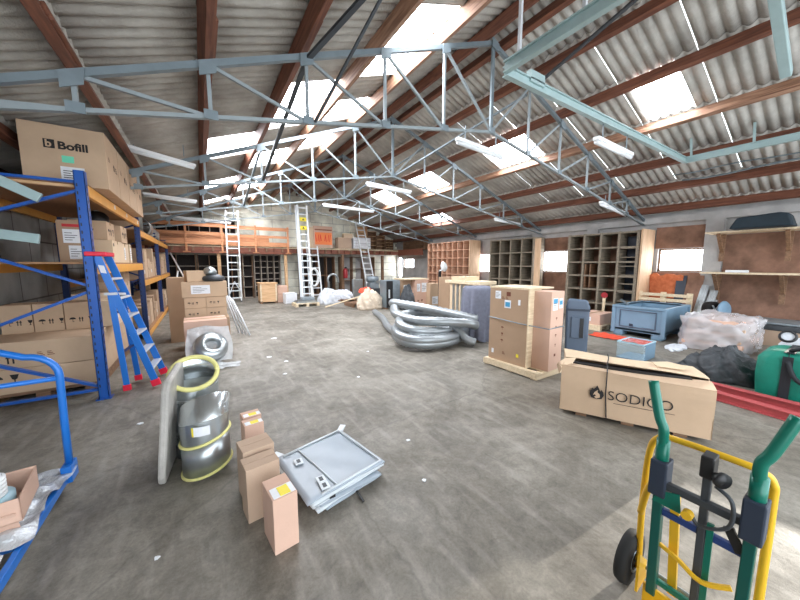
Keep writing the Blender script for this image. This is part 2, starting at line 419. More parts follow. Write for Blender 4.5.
# purlins
ordn = ['first', 'second', 'third', 'fourth', 'fifth', 'sixth', 'seventh', 'eighth']
def purlin(x, zf, side, k, pale):
    w = .085; ang = math.atan(SL if side == 'left' else -SR)
    mb = MB(); zc = zf(x) - .03 - PH/2
    mt = Matrix.Translation((x, 0, zc)) @ Matrix.Rotation(-ang, 4, 'Y')
    mb.box((-w/2, YF, -PH/2), (w/2, YB, PH/2), 0, mt)
    # small irregular splice piece over each truss, on the flank of the beam
    for y in (3.7, 9.84):
        mb.box((w/2, y-.35, -PH/2+.02), (w/2+.03, y+.35, PH/2-.03), 0, mt)
    o = mb.build('roof_purlin', 'purlin_pale' if pale else 'purlin', bevel=.006)
    tag(o, '%s timber purlin on the %s roof slope, %s one down from the ridge' % ('pale weathered' if pale else 'red-brown', side, ordn[k]), 'roof beam', 'timber roof purlins')
for i, x in enumerate(reversed(PL)): purlin(x, zl, 'left', i, x in (3.13, 2.14))
for i, x in enumerate(PR): purlin(x, zr, 'right', i, x in (7.19,))

# ------------------------------------------------------------------ steel trusses
TZ = 5.07
def truss(Y, label):
    t = thing('roof_truss', label, 'roof truss', (RX, Y, TZ), 0, 'grey steel roof trusses')
    LT = [-2.45, -1.72, -.77, .18, 1.13, 2.14, 3.13, 4.13]; RT = [4.13, 5.1, 6.11, 7.19, 8.27, 9.2, 10.35]
    def T(x): return (x-RX, 0, (-.398*(4.12-x) if x < 4.13 else -.372*(x-4.13)))
    def B(x):
        if x < 4.13: z = 3.74 - (4.13-x)*.182
        else: z = 3.74 - (x-4.13)*.175
        z -= TZ
        return (x-RX, 0, min(z, T(x)[2]-.06))
    mb = MB(); mb.bar(T(LT[0]), T(4.13), .055, .06); mb.build('top_chord', 'steel', t)
    mb = MB(); mb.bar(T(4.131), T(RT[-1]), .055, .06); mb.build('top_chord', 'steel', t)
    mb = MB(); mb.bar(B(-1.72), B(4.12), .05, .036); mb.build('bottom_chord', 'steel_light', t)
    mb = MB(); mb.bar(B(4.14), B(9.2), .05, .036); mb.bar(B(9.2), B(10.35), .05, .036); mb.build('bottom_chord', 'steel_light', t)
    for x in LT[1:] + RT[1:-1]:
        mb = MB(); mb.bar(T(x), B(x), .034 if abs(x-4.13) > .1 else .055, .034, (0,1,0)); mb.build('vertical_strut', 'steel_light' if abs(x-4.13) > .1 else 'steel', t)
        g = MB(); a = Vector(T(x)); b = Vector(B(x)); s = .075 if x < 8 else .05
        sl = .398 if x < 4.13 else -.372
        g.prism([(-s,-s*sl-.11),(s*.9,s*sl-.11),(s*1.1,s*sl*1.1+.02),(-s,-s*sl+.02)], a+Vector((0,-.042,0)), (1,0,0), (0,0,1), .012)
        g.build('gusset_plate', 'steel', t)
        MB().box((b.x-s*.8, -.042, b.z-.03), (b.x+s*.8, -.03, b.z+.055)).build('gusset_plate', 'steel', t)
    for i in range(1, len(LT)-1):
        mb = MB(); mb.bar(T(LT[i]), B(LT[i+1]), .032, .032, (0,1,0)); mb.build('diagonal_brace', 'steel_light', t)
    for i in range(0, len(RT)-2):
        mb = MB(); mb.bar(T(RT[i+1]), B(RT[i]), .032, .032, (0,1,0)); mb.build('diagonal_brace', 'steel_light', t)
    return t
t1 = truss(3.7, 'grey steel roof truss nearest the camera, spanning above the blue rack')
for k, (Y, lb) in enumerate([(6.77, 'grey steel roof truss, second nearest of the four'), (9.84, 'grey steel roof truss, third of the four, in front of the small pallet'),
               (12.9, 'grey steel roof truss, furthest back, the tall grey ladder leans on it')]):
    c = copy_tree(t1); c.location.y = Y; c['label'] = lb
# dark longitudinal bracing between trusses
def brace(p0, p1, w, label, m='steel_dark', name='roof_brace', grp='bracing bars between the trusses'):
    tag(MB().bar(p0, p1, w, w*.6).build(name, m), label, 'roof brace', grp)
brace((1.13,3.7,3.84),(1.66,2.6,4.3), .055, 'thick dark steel brace rising from nearest truss towards the left ridge side')
brace((1.13,3.76,3.82),(1.13,6.7,3.22), .05, 'thin dark brace running down from nearest truss to the second truss')
brace((1.2,3.66,3.2),(1.70,2.58,4.33), .03, 'thin dark rod beside the thick brace, rising from the nearest truss bottom bar')
brace((5.1,3.64,4.66),(4.72,1.9,4.86), .05, 'dark angle brace right of ridge behind the pale green beam')
brace((5.1,3.76,4.60),(4.18,6.72,3.76), .045, 'steel brace under the ridge between first and second truss', 'steel')
brace((5.1,6.83,4.60),(4.18,9.8,3.76), .045, 'steel brace under the ridge between second and third truss', 'steel')
brace((1.13,6.83,3.82),(1.13,9.8,3.22), .045, 'thin steel brace running down from second truss to the third truss', 'steel')

# pale green steel frame hung under the right slope
t = thing('hanging_frame', 'pale green steel beam frame hung under the right roof slope', 'steel frame', (2.8, 2.31, 3.6))
def ibeam(mb, p0, p1, h=.1, w=.06):
    p0 = Vector(p0); p1 = Vector(p1); z = Vector((0,0,h/2))
    mb.bar(p0+z, p1+z, w, .014); mb.bar(p0-z, p1-z, w, .014); mb.bar(p0, p1, .014, h)
    return mb
ibeam(MB(), (-.04,.0,0),(-.04,-3.6,0)).build('rail_beam', 'steel_green', t)
ibeam(MB(), (-.04,0,-.03),(5.26,0,0), .09, .06).build('cross_beam', 'steel_green', t)
ibeam(MB(), (5.26,0,0),(5.26,-4.2,0), .1, .07).build('rail_beam', 'steel_green', t)
MB().bar((.02,-.12,.06),(.02,-.12,1.1), .03, .03).build('hanger_rod', 'alu', t)
MB().bar((.02,-.75,.06),(.02,-.75,1.1), .03, .03).build('hanger_rod', 'alu', t)
MB().bar((5.2,-.1,.05),(5.1,-.1,.34), .03, .03).build('hanger_rod', 'steel_green', t)
MB().bar((5.2,-.9,.05),(5.1,-.9,.34), .03, .03).build('hanger_rod', 'steel_green', t)
MB().box((.35,-.03,-.02),(.6,.03,.1)).build('splice_plate', 'steel_green', t)
mb = MB(); mb.bar((4.9,.92,4.63),(6.4,.92,3.98), .1, .10)
o = mb.build('sloping_steel_beam', 'steel_green', bevel=.01); tag(o, 'thick pale green steel beam at the upper right, nearest the camera', 'steel beam')
mb = MB(); pts = [(9.0-.3*k*.0, 2.2-.5*k, 3.42+.06*math.sin(k*1.9)) for k in range(7)]
mb.tube([(9.0, 2.6-.35*k, 3.42-.03*math.sin(k*1.1)) for k in range(9)], .018, 6); mb.tube([(8.8, 2.7-.35*k, 3.52-.02*math.sin(k*1.7)) for k in range(9)], .014, 6)
tag(mb.build('pipe_run', 'steel', smooth=True), 'thin grey pipes running under the right slope beside the green rail', 'pipes')

# fluorescent battens
def batten(p0, p1, label):
    p0 = Vector(p0); p1 = Vector(p1); c = (p0+p1)/2; d = p1-p0; L = d.length
    t = thing('tube_light', label, 'strip light', c, math.atan2(d.y, d.x), 'unlit strip lights under the trusses')
    tilt = math.atan2(d.z, math.hypot(d.x, d.y)); R = Matrix.Rotation(-tilt, 4, 'Y')
    mb = MB(); mb.box((-L/2,-.04,0),(L/2,.04,.05)).xf(R); mb.build('housing', 'white_met', t, bevel=.008)
    mb = MB(); mb.tube([(-L/2+.02,0,-.02),(L/2-.02,0,-.015)], .032, 12).xf(R); mb.build('diffuser', 'tube_off', t, smooth=True)
    for x in (-L/3, L/3):
        MB().bar((x,0,.05-x*math.tan(tilt)),(x,0,.28), .012, .012).build('hanger', 'steel', t)
batten((-.93,6.59,3.42),(.04,6.78,3.3), 'strip light at the left, nearest above the open rack corner')
batten((-1.02,9.41,3.2),(.03,9.6,3.16), 'second strip light at the left, beyond the tall cartons')
batten((-1.03,13.3,3.2),(.75,13.5,3.16), 'long strip light in front of the loft railing at left')
batten((3.32,3.62,3.42),(4.34,3.62,3.36), 'strip light below the ridge of the nearest truss')
batten((3.32,6.6,3.42),(4.55,6.6,3.37), 'strip light below the ridge of the second truss')
batten((3.31,9.6,3.42),(5.1,9.6,3.37), 'strip light below the ridge of the third truss')
batten((4.65,2.31,3.28),(5.75,2.31,3.26), 'strip light hung below the pale green cross beam')
batten((7.9,3.72,3.0),(9.3,3.75,2.86), 'strip light above the plywood panel at right')
batten((7.9,6.8,3.0),(9.3,6.85,2.92), 'strip light above the middle shelving at right')


# ------------------------------------------------------------------ cartons
def symbols(mb, o, ux, uy, s, kinds='uag', gap=1.35):
    """small handling pictograms: u umbrella, a arrows, g glass; o lower-left, ux/uy unit vectors"""
    o = Vector(o); ux = Vector(ux); uy = Vector(uy)
    for i, k in enumerate(kinds):
        p = o + ux*(s*gap*i)
        if k == 'u':
            mb.prism([(s*.5+s*.5*math.cos(a), s*.55+s*.42*math.sin(a)) for a in [PI*j/8 for j in range(9)]], p, ux, uy, .0015)
            mb.prism([(s*.47,0),(s*.54,0),(s*.54,s*.6),(s*.47,s*.6)], p, ux, uy, .0015)
            mb.prism([(s*.54,0),(s*.7,0),(s*.7,s*.08),(s*.54,s*.08)], p, ux, uy, .0015)
        elif k == 'a':
            for q in (0, .4):
                mb.prism([(s*(q+.12),0),(s*(q+.26),0),(s*(q+.26),s*.6),(s*(q+.38),s*.6),(s*(q+.19),s),(s*q,s*.6),(s*(q+.12),s*.6)], p, ux, uy, .0015)
        elif k == 'g':
            mb.prism([(s*.15,s),(s*.85,s),(s*.7,s*.5),(s*.55,s*.4),(s*.55,s*.1),(s*.75,0),(s*.25,0),(s*.45,s*.1),(s*.45,s*.4),(s*.3,s*.5)][::-1], p, ux, uy, .0015)
        elif k == 'b':
            mb.prism([(0,0),(s,0),(s,s*.9),(0,s*.9)], p, ux, uy, .0015)
        elif k == 'l':
            for j in range(3): mb.prism([(0,s*.32*j),(s*(1-.2*j),s*.32*j),(s*(1-.2*j),s*(.32*j+.13)),(0,s*(.32*j+.13))], p, ux, uy, .0015)
def face(w, d, face_):
    """lower-left corner, ux, uy for a face of a box centred on the origin, base at 0 (pushed out 1 mm)"""
    e = .001
    return {'front': (Vector((-w/2,-d/2-e,0)), Vector((1,0,0)), Vector((0,0,1)), w),
            'left': (Vector((-w/2-e,d/2,0)), Vector((0,-1,0)), Vector((0,0,1)), d),
            'right': (Vector((w/2+e,-d/2,0)), Vector((0,1,0)), Vector((0,0,1)), d)}[face_]
def carton(label, size, loc, rz=0, m='card', tape=True, marks=(), labels=(), group=None, name='carton', cat='box', slump=0):
    w, d, h = size
    t = thing(name, label, cat, loc, rz, group)
    g = .004
    b = MB(); b.box((-w/2,-d/2,0),(w/2,d/2,h-.002))
    # two top flaps meeting in a seam
    b.box((-w/2,-d/2,h-.004),(w/2,-g/2,h)); b.box((-w/2,g/2,h-.004),(w/2,d/2,h))
    if slump: b.v = [(x, y, z-(slump*(1-(2*x/w)**2)*(1-(2*y/d)**2) if z > h/2 else 0)) for x, y, z in b.v]
    b.build('body', m, t, bevel=min(.006, min(w,d,h)*.03))
    if tape:
        tp = MB(); tw = min(.025, d*.12)
        tp.box((-w/2-.0012,-tw,h-.07*min(1,h*2)),(-w/2,tw,h+.0012)); tp.box((-w/2,-tw,h),(w/2,tw,h+.0012)); tp.box((w/2,-tw,h-.07*min(1,h*2)),(w/2+.0012,tw,h+.0012))
        tp.build('tape', 'tape', t)
    for fc, u, v, s, kinds, ink in marks:
        o, ux, uy, W = face(w, d, fc); mb = MB(); symbols(mb, o+ux*u+uy*v, ux, uy, s, kinds); mb.build('printed_marks', ink, t)
    for fc, u, v, lw, lh, lm in labels:
        if fc == 'top':
            zz = .002 if lm == 'paper' else .004
            mb = MB(); mb.box((-w/2+u,-d/2+v,h+.0005),(-w/2+u+lw,-d/2+v+lh,h+zz)); mb.build('sticker', lm, t); continue
        o, ux, uy, W = face(w, d, fc); mb = MB(); mb.prism([(0,0),(lw,0),(lw,lh),(0,lh)], o+ux*u+uy*v, ux, uy, .002); st = mb.build('sticker', lm, t)
        if lm == 'paper' and lw > .08:
            mb = MB()
            for j in range(4):
                mb.prism([(lw*.1,lh*(.2+.17*j)),(lw*(.55+.3*((j*7)%3)/2),lh*(.2+.17*j)),(lw*(.55+.3*((j*7)%3)/2),lh*(.24+.17*j)),(lw*.1,lh*(.24+.17*j))], o+ux*u+uy*v+ux.cross(uy)*.002, ux, uy, .0006)
            mb.build('label_print', 'ink', st)
    return t

# ------------------------------------------------------------------ pallet rack
RXF, RXB = -1.06, -2.2
RY = [4.92, 8.5, 11.8, 15.1]
t = thing('pallet_rack', 'long pallet rack with blue uprights and orange beams along the left wall', 'shelving rack', ((RXF+RXB)/2, RY[0], 0))
def L(x, y, z): return (x-(RXF+RXB)/2, y-RY[0], z)
for i, y in enumerate(RY):
    m = 'rack_blue' if i == 0 else 'rack_navy'
    for x, xx in ((RXF, 1), (RXB, -1)):
        H_ = 2.62 if i < 2 else 2.35
        mb = MB(); lo = L(x-.045, y-.045, .012); hi = L(x+.045, y+.045, H_)
        # C-section: web and two flanges with a slotted look
        mb.box(lo, (hi[0], lo[1]+.006, hi[2])); mb.box(lo, (lo[0]+.006, hi[1], hi[2])); mb.box((hi[0]-.006, lo[1], lo[2]), hi)
        u = mb.build('upright', m, t)
        f = MB(); f.box(L(x-.07, y-.07, 0), L(x+.07, y+.07, .012)); f.build('foot_plate', m, u)
        if x == RXF:
            sl = MB()
            for k in range(28): sl.box(L(x+.045, y-.012, .15+k*.085), L(x+.0458, y+.012, .185+k*.085)); sl.box(L(x-.03, y-.0458, .15+k*.085), L(x-.018, y-.045, .185+k*.085))
            sl.build('slots', 'black', u)
    zs = [(.1, .1), (.1, 1.26), (1.26, 1.0 if 0 else 1.26)]
    for p, q in (((RXB, y, .12), (RXF, y, .12)), ((RXB, y, .72), (RXF, y, .14)), ((RXB, y, .78), (RXF, y, 1.3)), ((RXB, y, 1.86), (RXF, y, 1.34)), ((RXB, y, 1.92), (RXF, y, 2.42)), ((RXB, y, 2.5), (RXF, y, 2.5))):
        MB().bar(L(*p), L(*q), .03, .045, (0,1,0)).build('frame_brace', m, t)
def deck(y0, y1, z, full=True):
    mb = MB(); mb.box(L(RXF+.0, y0+.05, z-.12), L(RXF+.05, y1-.05, z)); mb.build('beam', 'rack_orange', t, bevel=.006)
    mb = MB(); mb.box(L(RXB-.05, y0+.05, z-.12), L(RXB, y1-.05, z)); mb.build('beam', 'rack_orange', t, bevel=.006)
    mb = MB(); mb.box(L(RXB, y0+.02, z), L(RXF+.04, y1-.02, z+.022)); mb.build('deck_board', 'chip', t)
    st = MB()
deck(RY[0], RY[1], 2.48); deck(RY[0], RY[1], 1.60)
deck(RY[1], RY[2], 2.3); deck(RY[1], RY[2], 1.25)
deck(RY[2], RY[3], 2.3); deck(RY[2], RY[3], 1.25)
deck(RY[1], RY[3], .14)
# pale stickers on the top beam
for y in (6.2, 7.1, 8.2):
    MB().box(L(RXF+.0505, y, 2.40), L(RXF+.052, y+.09, 2.46)).build('beam_sticker', 'paper', t)
# front stretcher of the end deck seen from below
MB().box(L(RXB, RY[0]+.06, 2.45), L(RXF, RY[0]+.12, 2.48)).build('deck_edge', 'wood', t)

# pale metal profiles sticking out at the open rack end
for (a, b_, lb) in [((-2.15,4.78,2.72),(-1.36,4.83,2.28),'pale metal profile slanting down at the open end of the rack, upper one'),((-2.2,4.82,1.98),(-1.40,4.82,1.86),'pale metal profile at the open end of the rack, lower one')]:
    MB().bar(L(*a), L(*b_), .05, .1).build('cross_member', 'steel_green', t, bevel=.006)['label'] = lb

# big cartons on the top deck
def bigbox(y, label, first=False):
    w, dd, h = .70, .68, .655
    x = -1.225
    b = carton(label, (w, dd-.015, h), (x, y+dd/2, 2.503), 0, 'card', tape=False, name='large_carton', group='large cartons on top of the rack',
        marks=[('right', .12, .36, .06, 'l', 'ink'), ('right', .36, .3, .08, 'al', 'ink')] )
    return b
b = bigbox(5.2, 'large carton with black printed name and mint sticker, foremost on top of the rack')
w, dd, h = .70, .665, .655
yf = -dd/2-.0015
put_text('Bofill', .115, (-.055, yf, .40), (1,0,0), (0,0,1), 'ink', b, 'lettering', .004, 1.1)
mb = MB(); mb.prism([(-.165,.395),(-.075,.395),(-.075,.49),(-.165,.49)], (0, yf, 0), (1,0,0), (0,0,1), .0015); lg = mb.build('logo', 'ink', b)
put_text('b', .105, (-.152, yf-.0025, .41), (1,0,0), (0,0,1), 'card', lg, 'logo_letter', .003)
MB().prism([(-.03,.255),(.07,.255),(.07,.33),(-.03,.33)], (0, yf, 0), (1,0,0), (0,0,1), .0015).build('sticker', 'mint', b)
st = MB().prism([(-.05,.04),(.15,.04),(.15,.21),(-.05,.21)], (0, yf, 0), (1,0,0), (0,0,1), .0015).build('sticker', 'paper', b)
mb = MB()
for j in range(5): mb.prism([(-.03,.06+j*.025),(.03+.03*(j%3),.06+j*.025),(.03+.03*(j%3),.068+j*.025),(-.03,.068+j*.025)], (0, yf-.0016, 0), (1,0,0), (0,0,1), .0008)
mb.build('label_print', 'ink', st)
bigbox(5.89, 'large carton directly behind the one with the printed name, on top of the rack')
bigbox(6.58, 'third large carton back on top of the rack')
bigbox(7.27, 'fourth and furthest large carton on top of the rack')

# middle level, first bay
carton('upright carton with red strip and two white sheets, on the middle rack shelf', (.26,.4,.52), (-1.34,5.75,1.622), .05, 'card_dark',
    labels=[('front',.05,.44,.18,.035,'red_label'),('front',.05,.24,.15,.17,'paper'),('front',.09,.04,.13,.17,'paper')])
carton('carton with handling marks behind the rack upright, left of two on the middle shelf', (.42,.5,.28), (-1.38,6.75,1.97), 0, 'card', marks=[('front',.06,.1,.06,'uag','ink'),('right',.08,.08,.1,'uag','ink')])
carton('carton with handling marks, nearer the orange beam on the middle shelf', (.5,.5,.28), (-1.36,7.4,1.97), 0, 'card', marks=[('right',.08,.08,.1,'uag','ink')])
carton('wide low carton under the two marked cartons of the middle shelf', (.55,.7,.34), (-1.38,6.75,1.622), 0, 'card_pale', marks=[('right',.05,.25,.05,'b','ink')])
carton('pale carton standing on end at the far side of the middle shelf, first bay', (.5,.6,.34), (-1.38,7.5,1.622), 0, 'card_pale', labels=[('right',.2,.05,.1,.22,'paper')])
carton('narrow pale carton beside the far upright on the middle shelf', (.4,.18,.36), (-1.34,8.1,1.622), 0, 'card_pale', labels=[('right',.03,.05,.1,.24,'paper')])
# dark jug on top
t2 = thing('black_jug', 'black round can standing on the cartons of the middle shelf', 'canister', (-1.4,7.2,2.25))
MB().lathe([(.001,0),(.13,0),(.15,.03),(.15,.14),(.1,.2),(.05,.22),(.001,.22)], seg=20).build('body', 'black', t2, smooth=True)
MB().lathe([(.001,.22),(.035,.22),(.035,.255),(.001,.255)], seg=14).build('cap', 'white_met', t2, smooth=True)

# bottom level
carton('very large carton lying on the floor pallet at the foot of the rack', (.98,2.6,.28), (-1.66,6.5,.14), 0, 'card', tape=False, name='large_carton',
    marks=[('front',.12,.12,.1,'ug','ink'),('right',.1,.1,.07,'uag','ink')])
carton('very large flat carton stacked on the bottom one under the rack', (.98,2.6,.3), (-1.66,6.5,.425), 0, 'card', tape=False, name='large_carton',
    marks=[('front',.12,.06,.1,'ua','ink'),('front',.5,.12,.06,'ll','ink_brown'),('right',.1,.1,.07,'uag','ink')])
p = thing('pallet', 'wooden pallet under the very large cartons of the rack', 'pallet', (-1.66,6.5,0))
for x in (-.42,0,.42): MB().box((x-.06,-1.25,.0),(x+.06,1.25,.1)).build('bearer', 'wood_old', p)
MB().box((-.48,-1.28,.1),(.48,1.28,.138)).build('top_boards', 'wood_old', p)
for i, (x, mk, lb) in enumerate([(-1.98,'uag','leftmost'),(-1.7,'uag','second from left'),(-1.42,'uag','third from left')]):
    carton('small carton with umbrella and glass marks, %s in the lower rack row' % lb, (.27,.36,.36), (x,6.0,.727), 0, 'card', marks=[('front',.04,.1,.065,mk,'ink')], group='small marked cartons on the lower rack level')
carton('small carton with pale sleeve standing behind the rack upright on the flat cartons', (.26,.36,.36), (-1.16-.02,6.05,.727), 0, 'card_pale', marks=[('front',.04,.1,.065,'u','ink')], labels=[('right',.05,.1,.06,.2,'paper')])
carton('carton behind the step ladder, lower, in the first rack bay', (.5,.7,.42), (-1.42,6.95,.727), 0, 'card_pale')
carton('brown carton behind the step ladder, deeper in the first rack bay', (.5,.5,.55), (-1.42,7.65,.727), 0, 'card')
carton('flat carton on top of the brown carton deep in the first rack bay', (.5,.5,.18), (-1.42,7.65,1.28), 0, 'card_dark')

# far bays: assorted goods
R2 = random.Random(3)
def place_row(y0, y1, z, hmax, shelf):
    y = y0; k = 0
    words = ['nearest', 'second', 'third', 'fourth', 'fifth', 'sixth', 'seventh', 'eighth', 'ninth']
    while y < y1-.2 and k < 8:
        dd = R2.uniform(.28,.5); h = R2.uniform(.45,1.)*hmax; w = R2.uniform(.35,.6)
        m = R2.choice(['card','card_pale','card_dark','card'])
        carton('%s carton on the %s, %s along' % ({'card':'tan','card_pale':'pale','card_dark':'brown'}[m], shelf, words[k]), (w, dd, h), (RXF-.02-w/2, y+dd/2, z), R2.uniform(-.06,.06), m, tape=(k%2 == 0),
               marks=[('right',.05,h*.4,.05,'ua','ink')] if k % 3 == 0 else (), labels=[('right',.08,h*.3,.1,.08,'paper')] if k % 3 == 1 else ())
        y += dd + .05; k += 1
place_row(8.65, 11.6, 1.272, .8, 'middle shelf of the second rack bay')
place_row(8.65, 11.6, .162, .75, 'bottom shelf of the second rack bay')
place_row(11.9, 14.9, 1.272, .75, 'middle shelf of the third rack bay')
place_row(11.9, 14.9, .162, .7, 'bottom shelf of the third rack bay')
carton('carton on the top shelf of the second rack bay, beyond the large cartons', (.5,.6,.4), (-1.42,9.4,2.322), 0, 'card')
t2 = thing('metal_duct_piece', 'short fat galvanised duct lying on the top shelf of the second rack bay', 'duct', (-1.3,11.0,2.322))
mb = MB(); mb.lathe([(.24,-.35),(.25,-.34),(.25,.34),(.24,.35),(.23,.34),(.23,-.34),(.24,-.35)], (0,0,.25), 28, 0, (0,1,.0)); mb.build('barrel', 'galv', t2, smooth=True)
mb = MB(); mb.lathe([(.255,-.02),(.265,0),(.255,.02)], (0,-.1,.25), 28, 0, (0,1,0)); mb.build('clamp_band', 'galv_bright', t2, smooth=True)
t2 = thing('vent_cowl', 'upright galvanised flue pipe standing on the top shelf of the second bay', 'flue pipe', (-1.25,10.3,2.322))
MB().lathe([(.001,0),(.09,0),(.09,.5),(.11,.51),(.11,.55),(.001,.55)], seg=18).build('pipe', 'galv', t2, smooth=True)
for i in range(3):
    t2 = thing('metal_canister', 'silver canister on the top shelf of the third rack bay, %s of three' % ['nearest','middle','furthest'][i], 'canister', (-1.25,12.3+i*.55,2.322), 0, 'silver canisters on the rack')
    MB().lathe([(.001,0),(.15,0),(.15,.3),(.12,.36),(.001,.36)], seg=18).build('body', 'galv', t2, smooth=True)
    MB().lathe([(.001,.36),(.05,.36),(.05,.4),(.001,.4)], seg=12).build('cap', 'white_met', t2, smooth=True)
# jumble at the foot of the far rack
for i, (x, y, r, m, lb) in enumerate([(-.75,12.6,.17,'whitebag','white plastic bag on the floor at the far rack foot'),(-.8,13.3,.2,'fabric_dark','dark bundle on the floor beside the far rack'),(-.42,12.9,.15,'blue_tube','blue drum-like bundle on the floor by the far rack end'),(-.6,13.9,.3,'whitebag','larger white bag heaped beyond the far rack')]):
    mb = MB(); prof = [(.001,0),(r,.02),(r*1.1,r*.7),(r*.9,r*1.5),(r*.3,r*2),(.001,r*2.05)]
    mb.lathe(prof, seg=14); mb.v = [(a*(1+.18*math.sin(9*b+3*c*9)), b*(1+.15*math.sin(7*a+c*11)), c) for a, b, c in mb.v]
    o = mb.build('sack', m, smooth=True); o.location = (x,y,0); tag(o, lb, 'bag')
# white angled rods leaning against the rack end
for i, (a, b_, lb) in enumerate([((-.95,15.2,2.02),(.0,12.2,1.3*0+.02),'long white pole leaning on the far end of the rack'),((-.72,14.4,1.35),(-.95,14.2,.02),'short white pole propped beside the far end of the rack')]):
    o = MB().tube([a,b_], .028, 8).build('white_pole', 'white_met', smooth=True); tag(o, lb, 'pole')

# ------------------------------------------------------------------ step ladder (blue with red feet)
t = thing('step_ladder', 'blue step ladder with red feet and red top leaning by the rack upright', 'step ladder', (-.72,5.1,0))
def LL(x, y, z): return (x+.72, y-5.1, z)
top = (-.99, 4.95, 1.72)
feetF = [(-.57,5.0,.03), (-.53,5.5,.03)]; feetB = [(-.86,4.98,.03), (-.80,5.36,.03)]
def lerp(a, b, t_): return tuple(a[i]+(b[i]-a[i])*t_ for i in range(3))
tops = [(-1.0,4.93,1.7), (-.96,5.22,1.7)]
for i in (0, 1):
    MB().bar(LL(*tops[i]), LL(*feetF[i]), .075, .03, (0,1,0)).build('front_rail', 'rack_blue' if 0 else 'blue_tube', t, bevel=.004)
    ft = MB().bar(LL(*lerp(feetF[i], tops[i], .0)), LL(*lerp(feetF[i], tops[i], .05)), .095, .05, (0,1,0)).build('foot', 'red', t, bevel=.006)
    tb = lerp(tops[i], feetF[i], .26); tb = (tb[0]-.03, tb[1], tb[2])
    MB().bar(LL(*tb), LL(*feetB[i]), .06, .028, (0,1,0)).build('rear_rail', 'blue_tube', t, bevel=.004)
    MB().bar(LL(*feetB[i]), LL(*lerp(feetB[i], tb, .06)), .08, .045, (0,1,0)).build('foot', 'red', t, bevel=.006)
for k in range(1, 7):
    a = lerp(feetF[0], tops[0], k/7.2); b_ = lerp(feetF[1], tops[1], k/7.2)
    MB().bar(LL(*a), LL(*b_), .09, .025).build('step', 'alu', t, bevel=.004)
for k in (2, 4):
    tb0 = lerp(tops[0], feetF[0], .26); tb1 = lerp(tops[1], feetF[1], .26)
    MB().bar(LL(*lerp(feetB[0], tb0, k/5)), LL(*lerp(feetB[1], tb1, k/5)), .03, .02).build('rear_crossbar', 'rack_navy', t)
mb = MB(); mb.box(LL(-1.09,4.86,1.69), LL(-.9,5.27,1.74)); mb.build('top_cap', 'red', t, bevel=.01)
a = lerp(tops[0], feetF[0], .27); MB().bar(LL(a[0]-.03,a[1]-.03,a[2]), LL(a[0]+.0,a[1]+.3,a[2]-.03), .12, .03).build('hinge_bracket', 'alu', t)
mb = MB(); mb.prism([(0,0),(.05,0),(.05,.09),(0,.09)], LL(-.975,4.912,1.5), (1,0,-.2), (-.2,0,1), -.003); mb.build('label', 'paper', t)

# ------------------------------------------------------------------ blue trolley, bottom left
t = thing('platform_trolley', 'blue tubular platform trolley at the lower left corner', 'trolley', (-1.3,2.4,0))
def TL(x, y, z): return (x+1.3, y-2.4, z)
pts = [(-.87,3.0,.14),(-.868,3.0,.5),(-.862,3.0,.84)]
for k in range(1, 7):
    a = PI/2*k/6; pts.append((-.862-.15*(1-math.cos(a)), 3.0, .84+.15*math.sin(a)))
pts += [(-1.12,3.0,1.04),(-1.4,3.0,1.12),(-1.72,3.0,1.13)]
for k in range(1, 7):
    a = PI/2*k/6; pts.append((-1.75-.13*math.sin(a), 3.0, .97+.13*math.cos(a)))
pts += [(-1.88,3.0,.14)]
MB().tube([TL(*p_) for p_ in pts], .021, 14).build('push_handle', 'blue_tube', t, smooth=True)
MB().tube([TL(-.87,3.0,.82), TL(-1.88,3.0,.81)], .016, 10).build('crossbar', 'blue_tube', t, smooth=True)
for a, b_ in (((-.88,3.0,.12),(-.88,1.35,.12)), ((-1.88,3.0,.12),(-1.88,1.35,.12)), ((-.88,2.98,.12),(-1.88,2.98,.12)), ((-.88,2.35,.12),(-1.88,2.35,.12)), ((-.88,1.37,.12),(-1.88,1.37,.12))):
    MB().bar(TL(*a), TL(*b_), .03, .05).build('frame_bar', 'blue_tube', t, bevel=.003)
MB().box(TL(-.9,2.93,.08), TL(-.845,3.06,.2)).build('corner_socket', 'blue_tube', t, bevel=.004)
for x, y in ((-.95,2.85),(-1.8,2.85),(-.95,1.5),(-1.8,1.5)):
    wh = MB().lathe([(.012,-.016),(.045,-.016),(.048,-.008),(.048,.008),(.045,.016),(.012,.016)], TL(x,y,.048), 16, 0, (1,0,0)).build('wheel', 'rubber', t, smooth=True)
    MB().box(TL(x-.022,y-.02,.05), TL(x+.022,y+.02,.1)).build('fork', 'steel', wh)
# crumpled film spread on the trolley
def sheet(cx, cy, z, w, d, nx, ny, amp, seed, zf=None):
    r = random.Random(seed); ph = [(r.uniform(4,26), r.uniform(4,26), r.uniform(0,6), r.uniform(.4,1)) for _ in range(9)]
    vs = []; fs = []
    for i in range(nx+1):
        for j in range(ny+1):
            x = -w/2+w*i/nx; y = -d/2+d*j/ny
            q = sum(a_*math.sin(p_*x+c_)*math.cos(q_*y+c_*2) for p_, q_, c_, a_ in ph)/4
            vs.append((cx+x*(1+.06*math.sin(9*y+seed)), cy+y*(1+.06*math.sin(11*x+seed)), z+amp*(abs(q)) + (zf(x,y) if zf else 0)))
    for i in range(nx):
        for j in range(ny):
            a = i*(ny+1)+j; fs.append((a, a+1, a+ny+2, a+ny+1))
    return MB().add(vs, fs)
o = sheet(-1.17,2.64,.15,.64,.70,46,46,.085,5).build('plastic_film', 'foil', smooth=True); tag(o, 'crumpled clear plastic film spread on the blue trolley', 'plastic film')
o = sheet(-1.16,2.05,.15,.5,.4,30,30,.05,8).build('plastic_film', 'foil', smooth=True); tag(o, 'small crumple of plastic film nearest the camera on the trolley', 'plastic film')
